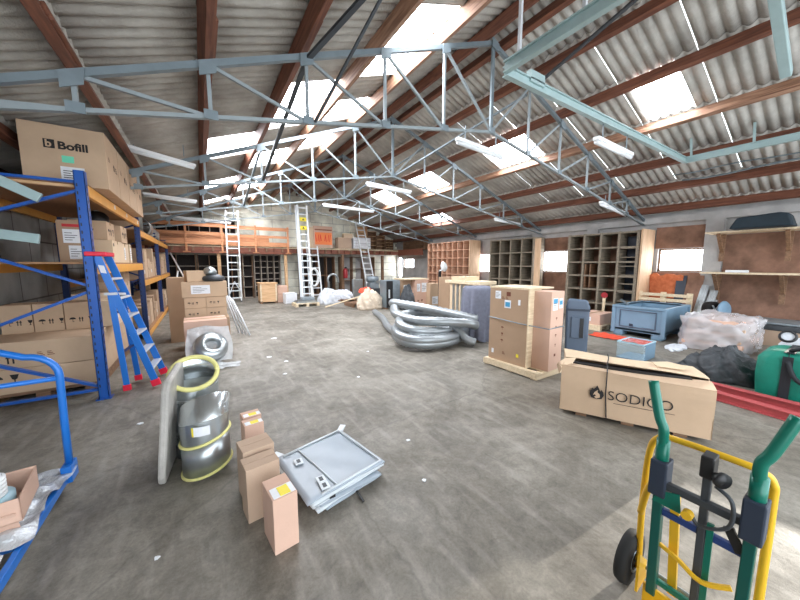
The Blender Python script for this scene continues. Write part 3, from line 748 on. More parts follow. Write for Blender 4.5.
# open cardboard tray
t = thing('open_carton', 'open pinkish cardboard box with a flap hanging down on the blue trolley', 'box', (-1.11,2.5,.24), .12)
w, dd, h = .42, .34, .13
MB().box((-w/2,-dd/2,0),(w/2,dd/2,.006)).build('bottom', 'card_pink', t)
for a, b_ in (((-w/2,-dd/2,0),(w/2,-dd/2+.006,h)), ((-w/2,dd/2-.006,0),(w/2,dd/2,h)), ((-w/2,-dd/2,0),(-w/2+.006,dd/2,h)), ((w/2-.006,-dd/2,0),(w/2,dd/2,h))):
    MB().box(a, b_).build('side_wall', 'card_pink', t)
MB().prism([(-w/2,0),(w/2,0),(w/2-.03,.12),(-w/2+.03,.12)], (0,dd/2,h), (1,0,0), (0,.85,-.5), .005).build('flap', 'card_pink', t)
MB().prism([(-.05,0),(.05,0),(.05,-.2),(-.05,-.17)], (w/2-.07,-dd/2-.004,.06), (1,0,0), (.0,-.35,.93), .005).build('flap', 'card_pink', t)
t = thing('white_spool', 'white plastic collar lying in the open box on the trolley', 'plastic fitting', (-1.06,2.50,.335))
mb = MB()
for k in range(5):
    mb.lathe([(.072,k*.022),(.084,k*.022+.005),(.084,k*.022+.014),(.072,k*.022+.02)], seg=24)
mb.lathe([(.05,0),(.07,0),(.07,.11),(.05,.11),(.05,0)], seg=24); mb.build('ribbed_body', 'white_met', t, smooth=True)
MB().lathe([(.05,-.06),(.11,-.06),(.11,-.0),(.05,.0)], seg=24).build('blue_base', 'tank_frame', t, smooth=True)

# ------------------------------------------------------------------ duct drums with yellow seals
t = thing('metal_duct_drum', 'tall open galvanised duct with a pale yellow seal round its mouth', 'duct', (-.1,3.08,0))
MB().lathe([(.165,0),(.172,.005),(.172,.58),(.168,.6),(.16,.6),(.16,.01),(.165,0)], seg=40).build('barrel', 'galv', t, smooth=True)
for z in (.2, .5): MB().lathe([(.173,z-.012),(.18,z),(.173,z+.012)], seg=40).build('swage', 'galv_bright', t, smooth=True)
R = Matrix.Translation((.0,-.05,.70)) @ Matrix.Rotation(.62, 4, 'X')
n_ = 40; vs = []; fs = []
for k in range(n_):
    a = 2*PI*k/n_; vs.append((.168*math.cos(a), .168*math.sin(a), .58))
for k in range(n_):
    a = 2*PI*k/n_; vs.append(tuple(R @ Vector((.162*math.cos(a), .162*math.sin(a), 0))))
for k in range(n_): fs.append((k, (k+1)%n_, n_+(k+1)%n_, n_+k))
o = MB().add(vs, fs).build('mouth_collar', 'galv_bright', t, smooth=True); md = o.modifiers.new('thick', 'SOLIDIFY'); md.thickness = .004
mb = MB(); mb.tube([(.168*math.cos(2*PI*k/40), .168*math.sin(2*PI*k/40), 0) for k in range(41)], .019, 10).xf(R); mb.build('seal_ring', 'yellow_foam', t, smooth=True)
MB().lathe([(.001,.42),(.16,.42)], seg=40).build('inner_disc', 'galv', t, smooth=True)
t = thing('metal_duct_drum', 'galvanised duct bend with two yellow bands, in front of the open duct', 'duct', (-.045,2.73,0))
def rings(spec, n_=44):
    vs = []; fs = []; 
    for c, tx, ty, r_ in spec:
        Rm = Matrix.Translation(c) @ Matrix.Rotation(tx, 4, 'X') @ Matrix.Rotation(ty, 4, 'Y')
        for k in range(n_):
            a = 2*PI*k/n_; vs.append(tuple(Rm @ Vector((r_*math.cos(a), r_*math.sin(a), 0))))
    for i in range(len(spec)-1):
        for k in range(n_): fs.append((i*n_+k, i*n_+(k+1)%n_, (i+1)*n_+(k+1)%n_, (i+1)*n_+k))
    return MB().add(vs, fs)
r0 = .168
MB().add([], [])
o = rings([((0,0,.035),0,-.2,r0-.01),((0,0,.035),0,-.2,r0),((0,0,.29),0,-.22,r0)]).build('lower_barrel', 'galv', t, smooth=True)
md = o.modifiers.new('thick', 'SOLIDIFY'); md.thickness = .004
o = rings([((0,0,.292),0,-.22,r0-.002),((.0,.01,.42),-.22,-.1,r0-.002)]).build('middle_segment', 'galv', t, smooth=True)
o = rings([((0,.01,.421),-.22,-.1,r0),((.02,.08,.52),-.62,-.12,r0+.006),((.02,.085,.525),-.62,-.12,r0-.0),((0,.012,.42),-.22,-.1,r0-.005)]).build('upper_segment', 'galv_bright', t, smooth=True)
def ringtube(c, ty, r_, w_, nm):
    Rm = Matrix.Translation(c) @ Matrix.Rotation(ty, 4, 'Y')
    MB().tube([tuple(Rm @ Vector((r_*math.cos(2*PI*k/40), r_*math.sin(2*PI*k/40), 0))) for k in range(41)], w_, 8).build(nm, 'yellow_foam', t, smooth=True)
ringtube((0,0,.29), -.22, .17, .011, 'yellow_band'); ringtube((0,0,.045), -.2, .17, .011, 'yellow_band')
for m_, a0, na, rr in (('paper', -PI/2-.42, 6, .1735), ('yellow_label', -PI/2-.5, 2, .173)):
    lv = []
    for k in range(na+1):
        a = a0+.1*k
        for z in (.36,.43): lv.append((rr*math.cos(a), rr*math.sin(a), z))
    MB().add(lv, [(2*k,2*k+2,2*k+3,2*k+1) for k in range(na)]).build('label', m_, t)
MB().box((-.02,.2,.56),(.04,.235,.60)).build('latch', 'galv', t)
# wrapped flat panel leaning against the ducts
mb = MB(); mb.prism([(-.3,0),(.28,0),(.33,.05),(.33,.72),(.25,.78),(-.28,.76),(-.33,.7),(-.33,.06)], (-.32,2.98,.012), (.12,.99,0), (.1,.0,.995), .05)
o = mb.build('film_wrapped_board', mat('dusty_film_wrap', (176,172,166), .4, var=.12, scale=6, bump=.5, bscale=18), bevel=.015); tag(o, 'grey flat panel wrapped in film, leaning on the left of the galvanised ducts', 'panel')

# ------------------------------------------------------------------ small pink cartons beside the ducts
def small(label, w, d_, h, x, y, rz, m='card_pink', lab=True, z=0.0):
    ls = []
    if lab: ls = [('top', .01, .01, w*.9, d_*.45, 'paper'), ('top', w*.35, .012, w*.42, d_*.4, 'yellow_label')]
    return carton(label, (w, d_, h), (x, y, z), rz, m, tape=False, labels=ls)
small('pinkish upright carton with yellow label, nearest the camera', .135, .2, .325, .305, 1.77, .12)
small('taupe carton standing behind the nearest pinkish carton', .2, .15, .35, .245, 2.06, .12, 'card_taupe', False)
small('taller taupe carton touching the ones with yellow labels', .2, .17, .37, .245, 2.25, .14, 'card_taupe', False)
small('upright pinkish carton with yellow label, front one of the rear pair', .14, .12, .35, .275, 2.62, .1)
small('upright pinkish carton with yellow label, rear one of the rear pair', .14, .12, .35, .28, 2.77, .1)

# ------------------------------------------------------------------ folded tarpaulin
t = thing('folded_tarpaulin', 'folded grey tarpaulin lying on the floor', 'tarpaulin', (.76,2.17,0), 0)
corners = [(-.32,.2),(-.19,-.36),(.30,-.26),(.19,.33)]
r = random.Random(11)
for i in range(7):
    z = .012+i*.0165; j = [(a+r.uniform(-.03,.03)-(.012*i if a < 0 else 0), b_+r.uniform(-.03,.03)) for a, b_ in corners]
    n_ = 14; vs = []; fs = []
    for u in range(n_+1):
        for v in range(n_+1):
            fu, fv = u/n_, v/n_
            x = (j[0][0]*(1-fv)+j[1][0]*fv)*(1-fu)+(j[3][0]*(1-fv)+j[2][0]*fv)*fu
            y = (j[0][1]*(1-fv)+j[1][1]*fv)*(1-fu)+(j[3][1]*(1-fv)+j[2][1]*fv)*fu
            vs.append((x, y, z + .004*math.sin(13*fu+i)*math.sin(9*fv+2*i) + (.008*math.sin(fu*PI)*(i/7))))
    for u in range(n_):
        for v in range(n_):
            a = u*(n_+1)+v; fs.append((a, a+n_+1, a+n_+2, a+1))
    o = MB().add(vs, fs).build('folded_layer', 'tarp' if i % 2 == 0 else 'tarp_edge', t, smooth=True)
    md = o.modifiers.new('thick', 'SOLIDIFY'); md.thickness = .011; md.offset = 0
zt = .128
def onT(fu, fv, dz=0):
    c = corners
    x = (c[0][0]*(1-fv)+c[1][0]*fv)*(1-fu)+(c[3][0]*(1-fv)+c[2][0]*fv)*fu
    y = (c[0][1]*(1-fv)+c[1][1]*fv)*(1-fu)+(c[3][1]*(1-fv)+c[2][1]*fv)*fu
    return (x, y, zt+dz)
mb = MB()
mb.tube([onT(.24,.02), onT(.24,.5,.004), onT(.24,.98)], .006, 6); mb.build('seam', 'tarp_edge', t, smooth=True)
mb = MB(); mb.tube([onT(.0,.98), onT(.5,.985,.003), onT(.99,.98), onT(.99,.5,.003), onT(.99,.01), onT(.5,.01,.003), onT(.01,.01)], .008, 6); mb.build('hem', 'tarp_edge', t, smooth=True)
for fu, fv in ((.1,.28),(.13,.78),(.1,.9)):
    a = Vector(onT(fu,fv,.004)); mb = MB(); mb.box((a.x-.03,a.y-.035,a.z),(a.x+.03,a.y+.035,a.z+.008)); mb.build('buckle_tab', 'tarp_edge', t, bevel=.003)
    MB().box((a.x-.012,a.y-.02,a.z+.008),(a.x+.012,a.y+.02,a.z+.011)).build('slot', 'steel_dark', t)
for (a, b_) in (((.17,.30,.1),(.26,.40,.12)),((-.3,.22,.1),(-.36,.3,.11)),((-.28,.02,.05),(-.38,.0,.03))):
    MB().bar(a, b_, .05, .01).build('loose_strap', 'tarp_edge', t)
MB().bar((.06,-.33,.03),(.07,-.42,.008), .014, .008).build('loose_cord', 'black', t)
for x, y in ((.29,-.2),(.17,-.2),(-.12,-.33)):
    MB().box((x-.02,y-.02,.07),(x+.02,y+.02,.09)).build('corner_clip', 'black', t)

# ------------------------------------------------------------------ box stack with film-wrapped fitting, mid left
carton('large pink-brown carton at the base of the box stack, facing the camera', (.62,.5,.66), (.02,6.3,0), .02, 'card_pink')
carton('small marked carton low left in the box stack', (.33,.34,.2), (-.12,7.0,.58), 0, 'card', marks=[('front',.05,.07,.045,'uag','ink')], labels=[])
carton('small marked carton low right in the box stack', (.33,.34,.2), (.22,7.0,.58), 0, 'card', marks=[('front',.05,.07,.045,'uag','ink')])
carton('small marked carton upper left in the box stack', (.33,.34,.2), (-.12,7.0,.785), 0, 'card', marks=[('front',.05,.07,.045,'uag','ink')])
carton('small marked carton upper right in the box stack', (.33,.34,.2), (.22,7.0,.785), 0, 'card', marks=[('front',.05,.07,.045,'uag','ink')])
carton('hidden base carton carrying the small marked cartons', (.74,.5,.58), (.05,7.06,0), 0, 'card_dark')
carton('long carton with a white paper sticker across the top of the box stack', (.72,.36,.28), (.05,7.0,.99), 0, 'card', labels=[('front',.14,.06,.3,.16,'paper')])
carton('tall carton at the rear left of the box stack', (.42,.6,1.32), (-.38,8.0,0), 0, 'card_dark')
carton('small carton resting on top of the box stack', (.3,.3,.2), (-.1,7.05,1.275), .2, 'card')
carton('tall narrow carton behind the box stack at right', (.45,.5,1.25), (.2,8.3,0), 0, 'card')
t = thing('metal_fitting', 'dark metal fitting with a domed cap on top of the box stack', 'metal part', (.2,6.98,1.275))
MB().lathe([(.001,0),(.16,0),(.2,.04),(.18,.09),(.08,.13),(.001,.13)], seg=24).build('body', 'steel_dark', t, smooth=True)
MB().lathe([(.001,0),(.1,0),(.12,.05),(.08,.12),(.001,.15)], (-.05,.0,.13), 20).build('dome', 'galv', t, smooth=True)
t = thing('wrapped_duct_elbow', 'galvanised duct ring wrapped in clear film leaning against the box stack', 'duct', (.02,5.75,0))
mb = MB(); ax = (.25,-.75,.6); mb.lathe([(.13,-.09),(.24,-.09),(.25,-.02),(.23,.06),(.14,.09),(.1,.09),(.1,-.05)], (.05,.0,.28), 30, 0, ax); mb.build('ring', 'galv', t, smooth=True)
mb = sheet(0,0,0,.62,.6,34,34,.07,21); mb.xf(Matrix.Translation((.03,.06,.30)) @ Matrix.Rotation(1.15, 4, 'X')); mb.build('film', 'film', t, smooth=True)
mb = sheet(0,0,.0,.7,.3,30,16,.05,25); mb.xf(Matrix.Translation((.08,-.28,.01))); mb.build('film_skirt', 'film', t, smooth=True)
for i in range(4):
    o = MB().tube([(.42+.05*i,8.3-.1*i,.95-.05*i),(.66+.06*i,7.9-.12*i,.02)], .022, 8).build('silver_pole', 'alu', smooth=True)
    tag(o, 'silver pole leaning on the right of the box stack, %s from the left' % ordn[i], 'pole', 'silver poles by the box stack')
# floor litter
r = random.Random(5)
for i, (x, y, s_) in enumerate([(.9,5.6,.05),(-.4,3.6,.03),(.95,4.6,.03),(1.25,7.0,.08),(1.5,2.2,.025),(1.3,1.7,.02),(-.3,2.0,.015),(1.8,3.9,.03),(2.5,5.0,.03),(0.1,1.3,.015),(-.6,3.9,.03),(1.1,5.2,.04)]):
    mb = MB(); mb.prism([(s_*math.cos(a)*r.uniform(.6,1.2), s_*math.sin(a)*r.uniform(.4,1)) for a in (0,1.1,2.2,3.2,4.2,5.3)], (x,y,.001), (1,0,0), (0,1,0), .006)
    tag(mb.build('paper_scrap', 'paper'), 'small pale scrap of litter on the bare concrete floor', 'litter', 'scraps of litter on the floor')

# ------------------------------------------------------------------ loft (mezzanine) across the back
_pre = set(bpy.data.objects)
t = thing('storage_loft', 'timber storage loft across the back wall with red fascia and brown posts', 'loft', (0, 16.5, 0))
def Q(x, y, z): return (x, y-16.5, z)
MB().box(Q(-2.61,16.5,2.42), Q(11.0,17.76,2.46)).build('deck', 'wood_old', t)
MB().box(Q(-2.61,16.5,2.38), Q(10.98,16.56,2.475)).build('edge_board', 'wood_pale', t)
MB().box(Q(-2.61,16.52,2.1), Q(4.0,16.58,2.42)).build('fascia_beam', 'wood_red', t)
MB().box(Q(4.0,16.6,2.16), Q(10.98,16.66,2.38)).build('fascia_beam', 'wood_red', t)
MB().box(Q(10.5,14.0,2.42), Q(11.0,16.5,2.46)).build('side_deck', 'wood_old', t)
MB().box(Q(10.43,14.0,2.12), Q(10.5,16.5,2.46)).build('side_fascia', 'wood_red', t)
for k in range(34):
    x = -2.5+k*.375
    if x > 10.8: break
    MB().box(Q(x,16.46 if x > 4 else 16.44,2.2), Q(x+.08,17.7,2.38)).build('joist', 'wood_red' if k % 2 else 'wood_old', t)
for x in (-1.9,.75,3.71,6.81,9.4):
    MB().box(Q(x-.07,16.6,0), Q(x+.07,16.74,2.12)).build('post', 'wood_old' if x > 4 else 'wood', t, bevel=.01)
t = thing('loft_railing', 'orange-brown plank railing along the left half of the loft', 'railing', (0,16.44,2.1))
def Q2(x, y, z): return (x, y-16.44, z-2.1)
for z0, z1, y in ((3.24,3.42,16.40),(2.88,3.02,16.42),(2.47,2.7,16.42)):
    MB().box(Q2(-2.3,y,z0), Q2(1.0,y+.03,z1)).build('rail_plank', 'wood_orange', t)
    MB().box(Q2(1.0,y+.0,z0-.03), Q2(3.86,y+.03,z1-.05)).build('rail_plank', 'wood_orange', t)
MB().box(Q2(-2.3,16.9,2.5), Q2(3.0,16.94,2.98)).build('back_plank', 'wood_orange', t)
for x in (-1.9,-.45,.91,2.31,3.8):
    MB().box(Q2(x-.04,16.36,2.13), Q2(x+.04,16.41,3.42)).build('rail_post', 'wood_orange', t, bevel=.005)
    MB().box(Q2(x-.14,16.36,2.12), Q2(x+.14,16.43,2.16)).build('post_foot', 'wood_orange', t)
o = MB().tube([(-1.6,16.34,3.48),(.2,16.34,3.47),(1.3,16.36,3.45)], .055, 12).build('long_pipe', 'white_met', smooth=True); tag(o, 'long pale pipe laid along the top rail of the loft railing', 'pipe')

# shelving with a visible grid
def shelving(name, label, lo, hi, cols, rows, face_, m, edge=None, back='dark', skip=0, panel=None, th=.025, cat='shelving unit'):
    """lo/hi world box; face_ '-Y' (opens to the camera) or '-X' (opens to the hall from the right wall)"""
    x0, y0, z0 = lo; x1, y1, z1 = hi
    t = thing(name, label, cat, ((x0+x1)/2, (y0+y1)/2, z0))
    c = ((x0+x1)/2, (y0+y1)/2, z0)
    def S(p): return (p[0]-c[0], p[1]-c[1], p[2]-c[2])
    edge = edge or m
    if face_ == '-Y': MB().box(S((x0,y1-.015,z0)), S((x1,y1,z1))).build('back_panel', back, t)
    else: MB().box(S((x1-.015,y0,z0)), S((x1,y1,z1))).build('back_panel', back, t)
    n = cols if isinstance(cols, int) else len(cols)
    us = [i/n for i in range(n+1)]
    zr_ = [i/rows for i in range(rows+1)] if isinstance(rows, int) else rows
    for i, u in enumerate(us):
        nm = 'side_panel' if i in (0, n) else 'divider'; tt = th*(1.3 if nm == 'side_panel' else 1)
        mm = panel if (panel and i == 0) else edge
        if face_ == '-Y':
            x = x0+(x1-x0-tt)*u; MB().box(S((x,y0,z0)), S((x+tt,y1-.016,z1))).build(nm, mm, t)
        else:
            y = y0+(y1-y0-tt)*u; MB().box(S((x0,y,z0)), S((x1-.016,y+tt,z1))).build(nm, mm, t)
    for j, v in enumerate(zr_):
        z = z0+(z1-z0-th)*v
        if face_ == '-Y': MB().box(S((x0+.035,y0+.01,z)), S((x1-.035,y1-.016,z+th*.8))).build('shelf', m, t)
        else: MB().box(S((x0+.01,y0+.035,z)), S((x1-.016,y1-.035,z+th*.8))).build('shelf', m, t)
    return t
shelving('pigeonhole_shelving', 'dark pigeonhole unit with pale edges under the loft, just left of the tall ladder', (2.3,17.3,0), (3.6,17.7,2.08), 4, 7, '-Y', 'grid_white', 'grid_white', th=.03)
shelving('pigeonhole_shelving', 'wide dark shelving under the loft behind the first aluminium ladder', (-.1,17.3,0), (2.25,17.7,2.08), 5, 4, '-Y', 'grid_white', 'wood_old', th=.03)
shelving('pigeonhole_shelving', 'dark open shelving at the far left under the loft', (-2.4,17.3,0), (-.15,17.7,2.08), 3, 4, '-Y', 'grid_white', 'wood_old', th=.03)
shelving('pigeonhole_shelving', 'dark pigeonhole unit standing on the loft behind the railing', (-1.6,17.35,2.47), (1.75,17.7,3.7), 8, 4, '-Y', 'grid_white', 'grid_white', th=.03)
shelving('timber_shelving', 'brown timber shelving under the loft between the two right posts', (4.6,17.3,0), (6.6,17.7,2.05), 4, 2, '-Y', 'wood_old', 'wood_old', th=.04)
shelving('timber_shelving', 'grey-backed rack under the loft, right of the middle post', (6.95,17.3,0), (9.2,17.7,2.05), 3, 3, '-Y', 'wood_old', 'wood_old', back='render_grey', th=.035)
for i in range(4):
    x0 = 8.15+.62*i
    xs_ = 'tall brown shelf bay on the loft at right, %s from the left' % ordn[i]
    shelving('loft_shelving', xs_, (x0,17.35,2.465), (x0+.6,17.7,(zr((x0+.6)*.933)-.17-1.6)/.933+1.6), 1 if i < 3 else 2, 4, '-Y', 'wood', 'wood_old' if i else 'wood', back='wood_old' if i else 'wood', th=.03)
shelving('loft_shelving', 'brown shelving on the side arm of the loft along the right wall', (10.6,14.1,2.465), (10.95,16.2,2.95), 6, 2, '-X', 'wood_old', 'wood_old', back='dark')

# things on the loft
t = thing('signboard', 'orange-printed panel in a pinkish frame standing on the loft', 'sign', (5.8,16.95,2.46))
MB().box((-.52,-.04,.0),(.55,.1,1.2)).build('board', 'card_pink', t, bevel=.01)
MB().box((-.45,-.048,.2),(.5,-.04,.86)).build('print_field', 'orange_sign', t)
for k in range(9):
    x = -.38+.093*k
    if k in (4,): continue
    MB().bar((x,-.054,.36+.04*(k%2)),(x+.05*(1 if k%3 else -1),-.054,.74), .035, .008, (0,1,0)).build('printed_stroke', 'sign_red', t)
MB().box((-.45,-.06,.97),(.5,-.04,1.03)).build('batten', 'wood_red', t)
MB().box((-.78,.0,.0),(-.53,.08,1.12)).build('side_board', 'card_pale', t)
carton('grey-beige carton on the loft right of the orange panel', (.8,.5,.62), (7.0,16.95,2.462), .0, 'card_taupe')
tt = carton('white wrapped bale of sheets on the loft by the third ladder', (1.1,.6,.66), (8.05,16.95,2.462), 0, 'paper', tape=False)
for z in (.16,.32,.48): MB().box((-.552,-.302,z),(.552,-.3,z+.012)).build('sheet_edge', 'steel', tt)
carton('small yellowish carton on top of the grey-beige carton on the loft', (.5,.35,.25), (7.25,16.95,3.084), .0, 'card_pale')

def rescale(pre, keep=()):
    """bring the far assembly to its surveyed distance"""
    kk = .933
    for o in [q for q in bpy.data.objects if q not in pre and q.parent is None and q not in keep]:
        x, y, z = o.location
        if o.type == 'MESH' and tuple(o.location) == (0, 0, 0):
            for v in o.data.vertices: v.co = Vector((v.co.x*kk, v.co.y*kk, 1.6+(v.co.z-1.6)*kk))
            continue
        o.location = (x*kk, y*kk, (1.6+(z-1.6)*kk) if z > .05 else 0)
        o.scale = (kk, kk, .976 if z <= .05 else kk)
rescale(_pre)

# ------------------------------------------------------------------ ladders
def ladder(label, p0, p1, width, rungs, m='ladder_alu', rail=.07, name='ladder'):
    """p0/p1 centre of foot and head; width along X"""
    p0 = Vector(p0); p1 = Vector(p1)
    t = thing(name, label, 'ladder', p0)
    d = p1-p0; a = Vector((width/2,0,0))
    for s in (-1, 1):
        MB().bar(a*s, d+a*s, .05, rail, (0,1,0)).build('rail', m, t)
        MB().bar(a*s+d*.0, a*s+d*.012, .045, rail*1.2, (0,1,0)).build('rubber_foot', 'rubber', t)
    for k in range(rungs):
        q = d*((k+.6)/rungs)
        MB().bar(q-a, q+a, .04, .045).build('rung', m, t)
    return t
_pre = set(bpy.data.objects)
l1 = ladder('aluminium ladder leaning on the railing, leftmost one at the loft', (1.25,15.75,.0), (1.35,16.3,3.95), .48, 13)
lb = MB().bar((-.24,-.05,.3),(-.0,-.05,.9), .03,.03); lb.build('stay', 'alu', l1)
MB().bar((.0,-.05,.9),(.24,-.05,.45), .03,.03).build('stay', 'alu', l1)
l2 = ladder('tall grey ladder with yellow warning stickers, second at the loft', (3.55,12.42,.0), (3.55,12.76,3.92), .36, 15, rail=.09)
MB().box((-.27,-.02,.0),(-.2,.05,3.9)).xf(Matrix.Rotation(-.087, 4, 'X')).build('side_channel', 'alu', l2)
for x in (-.1,.1): MB().box((x-.015,.0,.3),(x+.015,.03,3.1)).xf(Matrix.Rotation(-.087, 4, 'X')).build('inner_rail', 'galv', l2)
for z in (3.35, 3.02):
    y = .087*z-.04
    q = MB().box((-.13,y-.01,z-.07),(.13,y,z+.08)).build('warning_sticker', 'yellow_label', l2)
    MB().prism([(-.05,-.03),(.05,-.03),(0,.05)], (0,y-.012,z), (1,0,0), (0,0,1), .001).build('warning_triangle', 'ink', q)
ladder('short aluminium ladder, third at the loft, below the orange panel', (4.8,15.0,.0), (5.05,16.34,2.52), .44, 8)
ladder('aluminium ladder leaning on the loft edge in front of the white bale', (7.75,14.8,.0), (7.9,16.7,3.9), .48, 13)
t = thing('hose_coil', 'white hose coil hanging on the short ladder', 'hose', (4.62,15.2,.95))
for k in range(3):
    MB().tube([(.22*math.cos(2*PI*j/24)+.02*k, -.14-.03*k, .42*math.sin(2*PI*j/24)) for j in range(25)], .035, 8).build('coil', 'white_met', t, smooth=True)
rescale(_pre, (l2,))

# ------------------------------------------------------------------ goods on the floor at the back
t = thing('plywood_crate', 'pale plywood crate on the floor in front of the loft, left of a small carton', 'crate', (2.28,13.75,0))
MB().box((-.32,-.3,.06),(.32,.3,.82)).build('body', 'wood', t, bevel=.01)
for x in (-.28,.28): MB().box((x-.04,-.32,0),(x+.04,.3,.1)).build('skid', 'wood_old', t)
MB().box((-.35,-.34,.8),(.35,.34,.84)).build('lid', 'wood', t)
for x in (-.29,.29): MB().box((x-.03,-.315,.08),(x+.03,-.3,.8)).build('corner_batten', 'wood_pale', t)
carton('small pinkish carton beside the plywood crate, stacked on another', (.4,.4,.33), (2.85,13.8,.36), 0, 'card_pink')
carton('small pinkish carton on the floor beside the plywood crate', (.42,.42,.35), (2.86,13.8,0), 0, 'card_pink')
def pallet(label, x, y, w, d_, rz=0, m='wood_pale', h=.13):
    t = thing('pallet', label, 'pallet', (x,y,0), rz)
    for k in (-1,0,1): MB().box((k*(w/2-.05)-.05,-d_/2,0),(k*(w/2-.05)+.05,d_/2,h-.03)).build('bearer', m, t)
    n = 6
    for k in range(n):
        y0 = -d_/2+(d_-.1)*k/(n-1); MB().box((-w/2,y0,h-.03),(w/2,y0+.1,h)).build('top_board', m, t)
    return t
def heap(name, label, cat, x, y, z, rx, ry, h, m, seed, power=3.2):
    r = random.Random(seed); ph = [r.uniform(0,6) for _ in range(6)]; n = 64; k = 30
    vs = []; fs = []
    for i in range(k+1):
        v = math.sin(i/k*PI/2)
        for j in range(n):
            a = 2*PI*j/n
            lum = 1+.13*math.sin(3*a+ph[0])+.07*math.sin(7*a+ph[1]+4*v)+.05*math.sin(12*a+ph[2]+9*v)
            rr = (1-v**power)**.5 if v < 1 else 0.0
            vs.append((rx*rr*lum*math.cos(a), ry*rr*lum*math.sin(a), h*v*(1+.12*math.sin(2*a+ph[3])+.08*math.sin(5*a+ph[4]))*(1 if v else 0)))
    from mathutils import noise as NZ
    vv = []
    for q, (x_, y_, z_) in enumerate(vs):
        s_ = 7.; p_ = Vector((x_*s_+seed, y_*s_, z_*s_*1.3))
        f_ = 1-2*abs(NZ.noise(p_))*1.0; g_ = NZ.noise(p_*2.3)
        e_ = (f_*.10+g_*.07)*min(rx, ry, h)*1.5; l_ = max(.05, math.hypot(x_/rx, y_/ry))
        vv.append((x_+x_/l_*e_*.6, y_+y_/l_*e_*.6, max(0., z_+e_*(1 if z_ > .02 else 0))))
    vs = vv
    for i in range(k):
        for j in range(n): fs.append((i*n+j, i*n+(j+1)%n, (i+1)*n+(j+1)%n, (i+1)*n+j))
    fs.append(tuple(range(n)))
    o = MB().add(vs, fs).build(name, m, smooth=True); o.location = (x,y,z); return tag(o, label, cat)
pallet('small pallet under grey sheet metal in front of the tall ladder', 3.35, 12.0, .9, .6)
t = thing('sheet_metal_stack', 'grey stack of sheet metal on the small pallet before the tall ladder', 'metal sheets', (3.35,12.0,.13))
for k in range(3): MB().box((-.4+.03*k,-.25,.03*k),(.4-.04*k,.25,.03*k+.028)).build('sheet', 'galv', t)
MB().box((-.15,-.2,.09),(.3,.2,.2)).build('tray', 'machine', t, bevel=.01)
carton('white box on the floor left of the sheet metal stack', (.45,.4,.42), (3.05,13.2,0), .1, 'paper', tape=False)
heap('plastic_bag', 'pale plastic-covered heap right of the tall ladder foot', 'bag', 4.35, 12.2, 0, .42, .35, .5, 'whitebag', 3)
heap('plastic_bag', 'flat pale plastic heap left of the grey upright panel', 'bag', 5.0, 12.4, .14, .5, .35, .3, 'whitebag', 6)
pallet('pallet under the flat pale plastic heap', 5.0, 12.4, 1.0, .8, 0, 'wood_old')
pallet('pallet under the cream sacking', 5.15, 10.9, 1.0, .8, 0, 'wood_old')
t = thing('metal_hoop', 'arched galvanised hoop frame standing behind the plastic heaps', 'metal frame', (5.3,14.2,0))
pts = [(-.22,0,0),(-.22,0,.75)] + [(-.26*math.cos(PI*k/10),0,.82+.3*math.sin(PI*k/10)) for k in range(11)] + [(.26,0,.7)]
MB().tube(pts, .05, 10).build('hoop', 'galv', t, smooth=True)
MB().tube([(p_[0]+.04,p_[1]+.12,p_[2]-.03) for p_ in pts], .02, 8).build('rear_hoop', 'galv', t, smooth=True)
t = thing('fire_extinguisher', 'red fire extinguisher hanging on the middle loft post', 'fire extinguisher', (6.42,15.32,.85))
MB().lathe([(.001,0),(.11,.01),(.12,.05),(.12,.42),(.08,.5),(.03,.53),(.001,.53)], (0,.02,0), 18).build('cylinder', 'ext_red', t, smooth=True)
MB().box((-.03,-.05,.53),(.05,.05,.6)).build('valve', 'black', t); MB().tube([(.04,0,.56),(.15,-.02,.45),(.13,-.03,.15)], .014, 6).build('hose', 'rubber', t, smooth=True)
o = MB().box((5.75,12.9,.0),(6.25,13.05,.92)).build('grey_panel', 'galv', bevel=.02); tag(o, 'grey upright metal casing left of the machine at the back', 'metal casing')
t = thing('workshop_machine', 'grey workshop machine at the foot of the fourth ladder', 'machine', (6.9,13.2,0))
MB().box((-.3,-.25,0),(.3,.25,.45)).build('base', 'steel_dark', t, bevel=.02)
MB().box((-.22,-.2,.45),(.25,.2,.72)).build('body', 'machine', t, bevel=.03)
MB().lathe([(.001,-.3),(.14,-.3),(.15,0),(.14,.25),(.001,.25)], (.02,0,.88), 20, 0, (1,0,0)).build('motor', 'machine', t, smooth=True)
MB().box((.05,-.22,.7),(.4,.0,.8)).build('table', 'galv', t)
heap('sacking', 'cream sacking draped over goods beside the black cabinet', 'sacking', 5.05, 9.95, 0, .45, .4, .62, 'canvas', 9)
heap('cloth', 'orange cloth lying on the cream sacking', 'cloth', 5.1, 10.35, .55, .26, .2, .16, 'redcloth', 12)
o = MB().bar((3.75,10.9,.04),(4.85,10.3,.42), .16, .03).build('plank', 'wood_pale', bevel=.004); tag(o, 'pale plank sloping up onto the cream sacking', 'plank')
t = thing('steel_cabinet', 'black and grey cabinet standing upright left of the labelled cartons', 'cabinet', (5.75,9.65,0))
MB().box((-.28,-.22,.05),(.3,.25,1.02)).build('body', 'steel', t, bevel=.01)
MB().box((-.28,-.235,.06),(-.02,-.222,1.0)).build('door', 'black', t, bevel=.004)
MB().box((0,-.235,.06),(.28,-.222,1.0)).build('door', 'machine', t, bevel=.004)
MB().box((-.2,-.245,.4),(-.14,-.236,.7)).build('handle', 'alu', t)
for x in (-.24,.24): MB().box((x-.04,-.2,0),(x+.04,.2,.05)).build('skid', 'wood_old', t)
heap('dark_bundle', 'dark bundle on the floor right of the black and grey cabinet', 'bundle', 6.1, 9.0, 0, .25, .25, .75, 'fabric_dark', 15)
